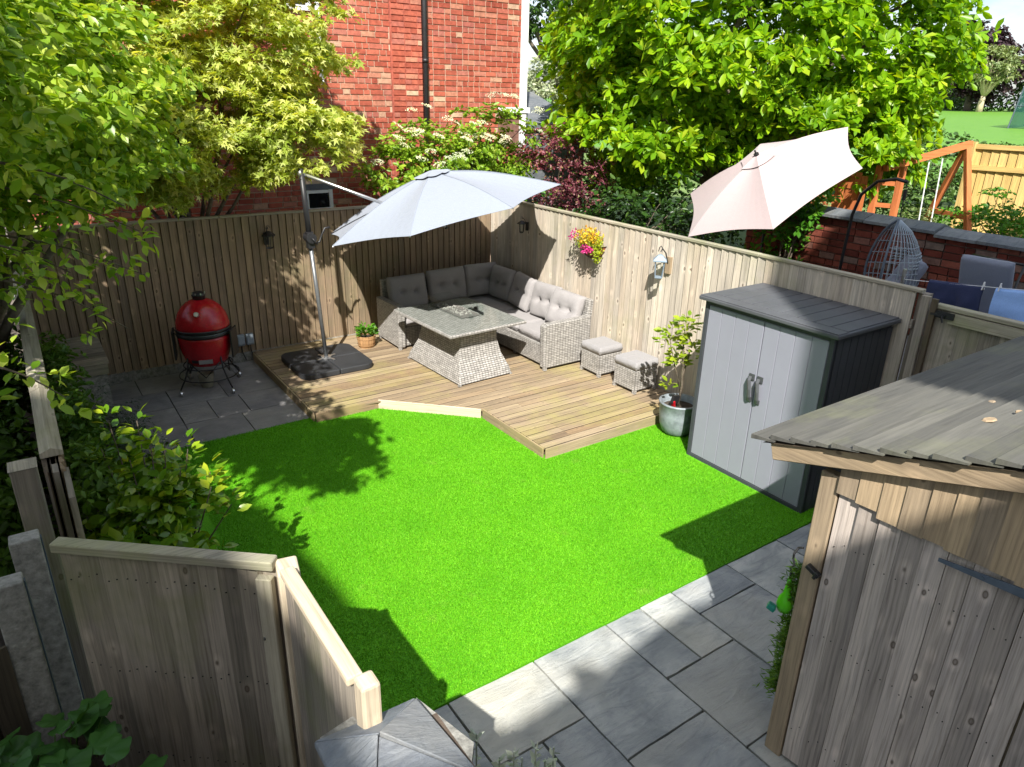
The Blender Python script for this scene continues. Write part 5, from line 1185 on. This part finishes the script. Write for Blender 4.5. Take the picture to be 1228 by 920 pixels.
# ================================================================ PLANTS AND TREES
G = np.random.default_rng(11)
def tree(name, label, lobes, n, per, cr, leaves, size, tpl, mat, base, r0, bark='bark', rmin=.62, cut=None, flat=.45, spread=1.0, upw=.7, roll=.55, cat='tree', group=None, nl=16, second=None):
    t = thing(name, label, cat, base, None, group)
    cen, dr_ = clumps(G, lobes, n, rmin, cut)
    P, D, S = rosettes(G, cen, dr_, per, cr, leaves, size, flat, upw, spread)
    o = foliage('crown', P, D, S, tpl, MT[mat], t, G, up=.7, roll=roll); struct(o, 'stuff')
    b = MB(); limbs(b, base, cen, G, r0, n=nl); b.build('trunk', MT[bark], t, smooth=True)
    return t, cen, dr_
# the big bright tree
mag_lobes = [((10.9, 9.7, 5.1), (2.7, 2.6, 2.2)), ((13.0, 8.5, 4.8), (2.2, 2.1, 2.0)), ((10.0, 10.0, 3.45), (1.65, 1.5, 1.25)), ((12.3, 8.0, 3.35), (1.7, 1.5, 1.15))]
tree('magnolia_tree', 'huge bright lime green broadleaf tree filling the top right behind the parasols', mag_lobes, 520, 19, .54, 8, .17, 'fold', 'lf_mag', (11.3, 9.6, 1.0), .20, rmin=.7, nl=26, flat=.4)
# shaded understorey behind the side fence
def bush(name, label, lobes, n, per, cr, leaves, size, tpl, mat, base, r0=.03, **k): return tree(name, label, lobes, n, per, cr, leaves, size, tpl, mat, base, r0, cat='shrub', **k)
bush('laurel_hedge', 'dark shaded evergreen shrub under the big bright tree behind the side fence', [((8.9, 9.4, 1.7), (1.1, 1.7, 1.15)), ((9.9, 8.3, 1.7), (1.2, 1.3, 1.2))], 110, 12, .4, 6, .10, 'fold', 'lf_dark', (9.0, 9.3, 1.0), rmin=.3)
bush('ivy_climber', 'glossy green ivy column right of the pink parasol at the brick wall end', [((9.0, 6.3, 1.9), (.35, .35, .75)), ((9.15, 5.95, 2.3), (.3, .3, .5))], 34, 10, .2, 5, .085, 'fold', 'lf_ivy', (9.05, 6.2, 1.05), rmin=.4)
t, cen, dr_ = bush('elder_shrub', 'yellow green elder shrub covered in cream flower heads before the brick house', [((6.1, 11.2, 2.62), (1.35, .5, .72)), ((7.4, 11.2, 2.95), (1.0, .5, .80))], 150, 12, .27, 7, .085, 'fold', 'lf_elder', (6.6, 11.4, -.05), r0=.05, rmin=.5)
# flower heads: small discs of blossom
hp = []; 
for c_, d_ in zip(cen, dr_):
    if d_[2] > -.2 and (d_[1] < .3) and G.random() < .75:
        q = c_+np.array([0, -.12, .12])+G.normal(0, .05, 3); k = 90; rr2 = np.sqrt(G.random(k))*.10; aa = G.random(k)*6.283; tl = G.normal(0, .25, 2)
        hp.append(np.array([0, -.16, .14])+np.stack([q[0]+rr2*np.cos(aa), q[1]+rr2*np.sin(aa)-.0, q[2]+.015*np.cos(rr2*18)+tl[0]*rr2*np.cos(aa)-.5*rr2*np.sin(aa)*-1*.6], 1))
P = np.concatenate(hp); o = foliage('flower_heads', P, unit(G, len(P)), .022, 'small', MT['flower'], t, G, up=.5); struct(o, 'stuff')
bush('purple_shrub', 'purple leaved shrub beside the elder at the fence corner', [((8.35, 10.6, 2.5), (.85, .6, .98)), ((8.7, 10.2, 2.1), (.6, .6, .8))], 150, 14, .26, 5, .055, 'fold', 'lf_purple', (8.4, 10.9, 1.0), rmin=.45, r0=.03)
bush('low_green_shrub', 'small bright green shrub under the purple one by the parasol tip', [((7.6, 10.6, 1.95), (.45, .4, .5))], 26, 10, .2, 6, .06, 'fold', 'lf_ivy', (7.6, 10.7, 1.0), rmin=.4, r0=.02)
# maple over the back fence
mp_lobes = [((2.35, 10.2, 3.35), (1.25, .9, .85)), ((2.9, 10.5, 4.5), (1.35, 1.0, 1.15)), ((1.3, 10.4, 4.2), (1.4, 1.0, 1.3)), ((3.35, 10.0, 3.25), (.75, .65, .55)), ((1.2, 9.9, 3.1), (.9, .8, .7))]
tree('maple_tree', 'pale yellow green maple spreading over the back fence at upper left', mp_lobes, 440, 22, .34, 5, .115, 'maple', 'lf_maple', (2.0, 11.4, 0), .07, rmin=.55, flat=.32, spread=1.1, roll=.35)
# oval leaved tree nearer the camera
ov_lobes = [((-.35, 5.9, 3.9), (1.1, 1.2, .85)), ((.10, 7.6, 3.7), (1.25, 1.3, 1.05)), ((-.2, 9.1, 3.6), (1.2, 1.0, 1.1)), ((-.9, 5.0, 4.2), (.9, .9, .7)), ((.75, 8.5, 3.75), (1.0, .9, 1.0)), ((-.65, 7.4, 2.9), (.6, 1.3, .7))]
t, cen, dr_ = tree('oval_leaved_tree', 'dark green oval leaved tree overhanging the garden from the left edge', ov_lobes, 470, 21, .33, 7, .084, 'oval', 'lf_oval', (-.7, 7.6, 0), .11, rmin=.55, flat=.5)
# drooping low sprays of the same tree, over the bed
sp_ = []; b = MB()
for (p0, p1, k) in (((-.5, 6.2, 3.2), (.72, 5.7, 2.85), 20), ((-.5, 6.6, 2.8), (.78, 6.3, 2.40), 22), ((-.4, 6.0, 2.6), (.55, 5.9, 2.10), 20), ((-.5, 5.4, 2.9), (.22, 5.0, 2.75), 14), ((-.5, 7.2, 2.9), (.9, 7.2, 2.75), 22), ((-.5, 5.2, 2.2), (.05, 4.9, 2.0), 12), ((-.3, 5.0, 3.4), (.55, 4.8, 3.15), 20)):
    p0, p1 = Vector(p0), Vector(p1); pts = [p0.lerp(p1, f/6)+Vector((0, 0, .10*math.sin(f/6*math.pi))) for f in range(7)]; b.tube(pts, [.012*(1-.12*f) for f in range(7)], 5)
    for i in range(k):
        f = G.random()**.7; q = p0.lerp(p1, f)+Vector((0, 0, .10*math.sin(f*math.pi)))+Vector(G.normal(0, .09, 3)); 
        for j in range(5): sp_.append((q, Vector((p1-p0).normalized())*.5+Vector(G.normal(0, .6, 3))+Vector((0, 0, -.1))))
P = np.array([q for q, _ in sp_])+G.normal(0, .03, (len(sp_), 3)); D = np.array([d for _, d in sp_])
struct(foliage('low_sprays', P, D, .085*(1+G.normal(0, .2, len(P))), 'oval', MT['lf_oval'], t, G, up=1.2, roll=.4), 'stuff'); struct(b.build('twigs', MT['bark'], t, smooth=True), 'stuff')
# tree added outside the frame at left so its crown dapples the lawn
tree('added_shade_tree', 'unseen tree added left of the picture to dapple the lawn with shade', [((-.75, 3.1, 5.2), (.75, .8, .4)), ((-2.4, 2.6, 4.2), (.6, 2.0, .45))], 110, 14, .30, 7, .12, 'oval', 'lf_oval', (-2.4, 3.4, 0), .10, rmin=.3)

def leaf_parts(parent, P, D, S, tpl, mats, up=.8):
    T, F = TPL[tpl]; mes = []
    for mt in mats:
        bb = MB(); bb.add([tuple(v) for v in T], F); mes.append(bb.mesh('leaf', MT[mt], True, 1))
    for p, d, s_ in zip(P, D, S):
        d = Vector(d).normalized(); nn = Vector((G.normal(0, .4), G.normal(0, .4), up)); x = d.cross(nn).normalized(); z = x.cross(d)
        o = bpy.data.objects.new('leaf', mes[0 if len(mes) == 1 or G.random() > .30 else 1]); C.objects.link(o); o.parent = parent
        m = Matrix((x, d, z)).transposed().to_4x4(); m = Matrix.Translation(Vector(p)-parent_loc(parent)) @ m @ Matrix.Scale(float(s_), 4); o.matrix_local = m
# bay bush in the bed
by = thing('laurel_bush', 'glossy leaved bush with bright yellow green tips beside the lawn behind the front gate', 'shrub', (.45, 5.2, -.04))
cen, dr_ = clumps(G, [((.36, 4.85, .75), (.32, .62, .52)), ((.34, 5.7, .72), (.32, .6, .48)), ((.54, 4.75, .95), (.20, .32, .36)), ((.42, 4.3, .8), (.25, .28, .36))], 120, .5)
P, D, S = rosettes(G, cen, dr_, 5, .16, 6, .10, .9, .8, .9); struct(foliage('foliage', P, D, S, 'oval', MT['lf_bay'], by, G, up=.7, roll=.5), 'stuff')
tipc = [(.30, 5.9, 1.38), (.48, 5.75, 1.40), (.62, 5.55, 1.25), (.72, 5.15, 1.35), (.80, 4.85, 1.28), (.86, 4.6, 1.12), (.74, 4.55, 1.32), (.5, 5.3, 1.38), (.35, 5.3, 1.30), (.62, 4.9, 1.34), (.2, 5.6, 1.3), (.5, 4.7, 1.25)]
PP = []; DD = []; SS = []
for c_ in tipc:
    for k in range(14):
        a = G.random()*6.28; h_ = G.random()*.22; PP.append((c_[0]+.03*math.cos(a), c_[1]+.03*math.sin(a), c_[2]+.09-h_)); DD.append((math.cos(a), math.sin(a), .25+.9*(1-h_/.22)*G.random())); SS.append(.075+.04*G.random())
leaf_parts(by, PP, DD, SS, 'oval', ['lf_bay', 'lf_baytip'])
b = MB()
for c_ in tipc: b.tube([(.42+(c_[0]-.42)*.2, 5.2+(c_[1]-5.2)*.3, -.04), ((.42+c_[0])/2, (5.2+c_[1])/2, .6), c_], [.012, .008, .004], 5)
b.build('stems', MT['bark'], by, smooth=True)
bush('heather_bush', 'dense dark blue green feathery bush in the shaded bed before the wooden box', [((.34, 8.35, .35), (.42, .65, .42)), ((.42, 7.5, .22), (.36, .5, .32))], 120, 20, .17, 5, .035, 'thin', 'lf_heath', (.38, 8.0, -.05), rmin=.3, r0=.01)
bush('fence_climber', 'leafy green climber growing along the inner side of the mossy capped fence', [((.08, 6.1, .95), (.13, 1.5, .55)), ((.06, 8.0, 1.0), (.12, .9, .5))], 150, 8, .16, 6, .065, 'fold', 'lf_fern', (.05, 6.6, -.05), rmin=.2, r0=.01)
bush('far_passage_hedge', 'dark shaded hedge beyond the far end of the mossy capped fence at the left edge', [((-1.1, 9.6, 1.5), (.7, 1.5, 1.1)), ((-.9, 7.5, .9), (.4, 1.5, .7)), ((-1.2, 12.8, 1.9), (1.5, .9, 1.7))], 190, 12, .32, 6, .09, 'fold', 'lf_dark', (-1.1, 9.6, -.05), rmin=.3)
bush('passage_shrub', 'shaded leafy shrub left of the mossy capped fence at the left edge', [((-.42, 6.4, .9), (.16, 1.6, .7)), ((-.4, 8.6, 1.1), (.18, 1.2, .6))], 110, 9, .2, 6, .075, 'fold', 'lf_fern', (-.42, 6.8, -.05), rmin=.2, r0=.012)
bush('white_flowering_plant', 'low bedding plant with tiny white flowers at the patio corner', [((.85, 7.6, .12), (.22, .3, .18))], 16, 8, .10, 5, .035, 'small', 'lf_fern', (.85, 7.6, -.05), rmin=.2, r0=.006)
P = np.array([.85, 7.6, .30])+G.normal(0, 1, (26, 3))*np.array([.15, .22, .05]); struct(foliage('blossom', P, unit(G, 26), .03, 'small', MT['flower'], [o for o in C.objects if o.name == 'white_flowering_plant'][0], G), 'stuff')
# wooden box in the far left corner
bx = thing('wooden_box', 'dark lidded wooden storage box in the shaded far left corner', 'box', (.28, 9.8, 0))
b = MB(); b.ab((-.02, 9.25, -.04), (.56, 10.4, .74)); b.build('body', MT['concrete'], bx)
for k in range(6): b = MB(); y = 9.22+k*.20; b.ab((-.04, y, .745), (.60, y+.19, .775)); b.build('lid_board', MT['grey'], bx)
b = MB(); b.ab((-.03, 9.225, .62), (.58, 9.245, .74)); b.build('front_rail', MT['grey'], bx)
# ground leaves bottom left
rb = thing('raised_bed', 'dark soil filled raised bed under the broad leaved plant in the bottom left corner', 'planter', (-.6, 2.6, 0)); b = MB(); b.prism([(-1.6, 1.9), (-.12, 1.9), (-.14, 3.28), (-1.6, 3.1)], -.05, .90); b.build('bed', MT['soil'], rb)
hu = thing('broad_leaved_plant', 'low plant with broad lobed dark green leaves in the bottom left corner', 'plant', (-.35, 3.0, .90))
TPL['heu'] = (np.array([(0, .12, -.02)]+[(math.sin(a)*(.5+.07*math.cos(a*5))*1.05, .42-math.cos(a)*(.5+.07*math.cos(a*5))*.95, .05*math.cos(a*5)-.05) for a in [R(25+i*310/20) for i in range(21)]]), [(0, i+1, i+2) for i in range(20)])
PP = []; DD = []; SS = []
for i in range(75):
    x, y = G.uniform(-.85, -.02), G.uniform(2.75, 3.22); 
    PP.append((x, y, 1.03+G.uniform(-.07, .09))); DD.append((G.normal(), G.normal(), .15)); SS.append(G.uniform(.10, .165))
leaf_parts(hu, PP, DD, SS, 'heu', ['lf_heu'], up=1.6)
b = MB()
for p in PP[:60]: b.tube([(p[0]*.8-.08, p[1]*.9+.28, .90), ((p[0]*.9-.04), p[1]*.95+.14, p[2]-.05), p], .003, 4)
struct(b.build('leaf_stalks', MT['lf_fern'], hu), 'stuff')
# silver sprigs at the bottom edge
sv = thing('silver_sprig_plant', 'slender silver leaved sprigs poking up at the bottom edge beside the pillar', 'plant', (1.25, 1.9, .0))
PP = []; DD = []; b = MB()
for (x, y, z) in ((1.27, 2.03, 1.12), (1.36, 1.86, 1.12), (1.45, 1.82, 1.12), (1.52, 1.78, 1.12), (1.31, 1.90, 1.08), (1.44, 1.74, 1.14), (1.36, 1.80, 1.14)):
    b.tube([(1.3+(x-1.3)*.3, 1.75, 0), (x, y, z-.2), (x, y, z)], .004, 5)
    for k in range(16): h_ = G.random()*.20; a = G.random()*6.28; PP.append((x, y, z-h_)); DD.append((math.cos(a), math.sin(a), .8))
PP = np.array(PP); struct(foliage('foliage', PP, np.array(DD), .05, 'thin', MT['lf_silver'], sv, G, widths=2.2), 'stuff'); b.build('stems', MT['lf_silver'], sv)
b = MB(); b.lathe([(.16, 0), (.20, .3), (.19, .3), (.18, .27)], 20, c=(1.3, 1.75, 0)); b.build('pot', MT['rust'], sv)
# artificial hedge strip on the shed side
hg = thing('hedge_strip', 'narrow strip of artificial greenery along the left edge of the timber shed', 'plant', (3.36, 1.87, 0))
P = np.stack([G.uniform(3.30, 3.48, 2600), 1.805+np.abs(G.normal(0, .035, 2600)), G.uniform(.35, 1.30, 2600)], 1); P[:, 2] += .05*np.sin(P[:, 0]*40)
keep = (np.sin(P[:, 2]*17)+G.normal(0, .5, 2600)) > -.7; P = P[keep]
struct(foliage('foliage', P, unit(G, len(P))+np.array([-.3, .9, .2]), .05, 'thin', MT['lf_moss'], hg, G), 'stuff')
gi = thing('lime_bird_feeder', 'small lime green plastic bottle shape hanging on a dark chain at the shed corner', 'ornament', (3.31, 1.865, 1.0))
b = MB(); b.lathe([(.012, -.0), (.038, .01), (.048, .05), (.042, .09), (.022, .13), (.013, .20), (.010, .24)], 18); b.build('body', MT['lime'], gi, world=False, smooth=True)
b = MB(); b.tube([(0.0, 0, .24), (0, .0, .27), (.01, .015, .30), (0, -.01, .33), (.01, .01, .37), (-.01, 0, .41), (.01, -.01, .45), (0, -.04, .47)], .007, 6); b.build('chain', MT['black'], gi, world=False)
b = MB(); b.box((-.05, .05, .02), (.07, .05, .035), (.4, .3, .5)); bevel(b.build('tag', MT['teal'], gi, world=False), .008, 2)
# basket flowers, pot plants
def ball(n, c, r, ): return np.array(c)+unit(G, n)*G.random((n, 1))**.4*np.array(r)
P = ball(520, (6.77, 7.82, 1.93), (.14, .27, .15)); struct(foliage('yellow_blooms', P, unit(G, len(P))+np.array([-.5, 0, .6]), .045, 'fold', MT['lf_yellow'], fb, G, up=.3), 'stuff')
P = np.concatenate([ball(50, (6.70, 8.07, 1.92), (.08, .07, .12)), ball(60, (6.66, 7.72, 1.79), (.06, .16, .06))]); struct(foliage('magenta_blooms', P, unit(G, len(P))+np.array([-.7, 0, .3]), .045, 'oval', MT['lf_pinkf'], fb, G, up=.2), 'stuff')
P = np.concatenate([ball(240, (6.73, 7.58, 1.80), (.08, .07, .20)), ball(160, (6.75, 7.85, 1.86), (.15, .24, .08))]); struct(foliage('trailing_leaves', P, unit(G, len(P))+np.array([-.4, 0, -.2]), .04, 'fold', MT['lf_pot'], fb, G, up=.3), 'stuff')
PP = []; DD = []; SS = []
for i in range(120): a = G.random()*6.28; r_ = .13*G.random()**.5; PP.append((4.16+r_*math.cos(a), 9.93+r_*math.sin(a), DT+.17+G.random()*.15)); DD.append((math.cos(a), math.sin(a), .4+G.random()*.6)); SS.append(.06+.03*G.random())
leaf_parts(bp, PP, DD, SS, 'oval', ['lf_ivy'])
PP = []; DD = []; SS = []
for (c_, n_l, sp2) in (((6.15, 5.52, 1.18), 70, .20), ((6.22, 5.35, 1.38), 50, .15), ((6.25, 5.25, 1.12), 70, .18), ((6.2, 5.42, .92), 60, .14), ((6.10, 5.42, .62), 12, .07)):
    for i in range(n_l):
        d_ = unit(G, 1)[0]; q = np.array(c_)+d_*sp2*G.random()**.5*np.array([.8, 1, .8]); PP.append(tuple(q)); DD.append((d_[0], d_[1], .2+.3*G.random()-.3*G.random())); SS.append(.075+.035*G.random())
leaf_parts(gpt, PP, DD, SS, 'oval', ['lf_pot'])
# beyond the wall
bush('rough_shrub', 'bright green shrub beyond the brick wall below the yellow fence', [((14.0, 5.6, 1.75), (.8, .9, .75)), ((14.3, 4.6, 1.7), (.8, .8, .7))], 120, 12, .26, 5, .08, 'fold', 'lf_ivy', (14, 5.3, 1.1), rmin=.4)
bush('pale_grassy_clump', 'pale green tangled clump under the orange swing frame', [((13.4, 6.6, 1.5), (.8, .7, .55)), ((13.0, 7.2, 1.5), (.6, .6, .5)), ((12.6, 4.9, 1.35), (.7, .8, .35))], 90, 12, .25, 5, .09, 'thin', 'lf_farpale', (13.3, 6.4, 1.1), rmin=.3)
bush('rust_leaved_shrub', 'rust coloured shrub behind the egg chair stand', [((11.0, 7.0, 1.9), (.5, .5, .55))], 40, 12, .2, 5, .06, 'fold', 'lf_rust', (11.0, 7.0, 1.05), rmin=.4)
bush('scrub_hedge', 'tangled olive scrub between the big tree and the sports field', [((19.5, 9.0, 2.3), (1.3, 1.6, .9)), ((21, 7.6, 2.3), (1.0, 1.3, .6)), ((17, 8.6, 2.0), (1, 1, .9))], 120, 14, .4, 5, .12, 'fold', 'lf_far', (19.5, 8.8, 1.3), rmin=.3)
tree('tall_dark_tree', 'tall dark leafy tree seen in the gap right of the brick house', [((20.0, 27.4, 8.0), (1.8, 1.6, 2.0)), ((22.5, 27, 9.0), (2.2, 1.6, 2.4))], 120, 12, .6, 5, .24, 'fold', 'lf_dark', (21.2, 27.5, 1.4), .25, rmin=.5)
tree('silvery_tree', 'silvery pale green tree below the dark one in the gap beside the house', [((20.0, 26.0, 3.9), (2.0, 1.6, 1.5))], 90, 14, .5, 5, .17, 'fold', 'lf_whitish', (20.2, 26.2, 1.4), .15, rmin=.5)
tree('copper_beech', 'round dark purple copper beech on the far side of the sports field', [((86, 40.6, 8.5), (3.6, 3.2, 3.6)), ((87, 38.2, 7.2), (2.6, 2.6, 2.8))], 150, 26, 1.0, 5, .42, 'fold', 'lf_beech', (87, 40, 3.3), .4, rmin=.55)
tree('pale_willow', 'thin pale crowned tree with bare cream trunk on the far edge of the field', [((84, 37.3, 7.6), (2.2, 2.2, 2.2))], 70, 14, .8, 4, .30, 'fold', 'lf_farpale', (84, 37.4, 3.3), .34, bark='palebark', rmin=.5, nl=22)
fl = [(92, 33.5, 9.5, 4.2), (95, 28, 10, 4.5), (96, 45, 5.5, 3.0), (97, 52, 7, 4), (94, 21, 8, 4.2), (96, 13, 9, 5), (99, 62, 9, 5), (100, 74, 8, 5), (96, 3, 8, 5), (98, -9, 9, 5.5), (101, 88, 9, 5.5), (90, 31, 6.0, 2.6)]
fn = ['tallest rounded green tree', 'broad green tree at the right edge', 'small green tree behind the copper beech', 'dense green tree left of the copper beech']
for i, (x, y, h_, r_) in enumerate(fl):
    if i not in (0, 1, 2, 11): continue
    lab = {0: 'rounded green tree right of the thin pale crowned tree on the field edge', 1: 'broad green tree at the far right edge of the field', 2: 'low green tree directly behind the copper beech', 11: 'smaller green tree between the pale crowned tree and the net cage'}.get(i, 'green field edge tree mostly hidden by nearer trees or beyond the frame')
    tree('field_edge_tree', lab, [((x, y, 3.3+h_*.55), (r_, r_, h_*.5))], 90, 14, 1.1, 5, .5, 'fold', 'lf_far', (x, y, 3.3), .3, rmin=.55, group='trees along the far edge of the field')
P = np.stack([G.uniform(89, 93, 9000), G.uniform(-20, 100, 9000), 3.3+G.random(9000)**1.5*1.9], 1)
o = foliage('far_hedge', P, unit(G, 9000), .55, 'fold', MT['lf_far'], None, G); struct(o, 'stuff')
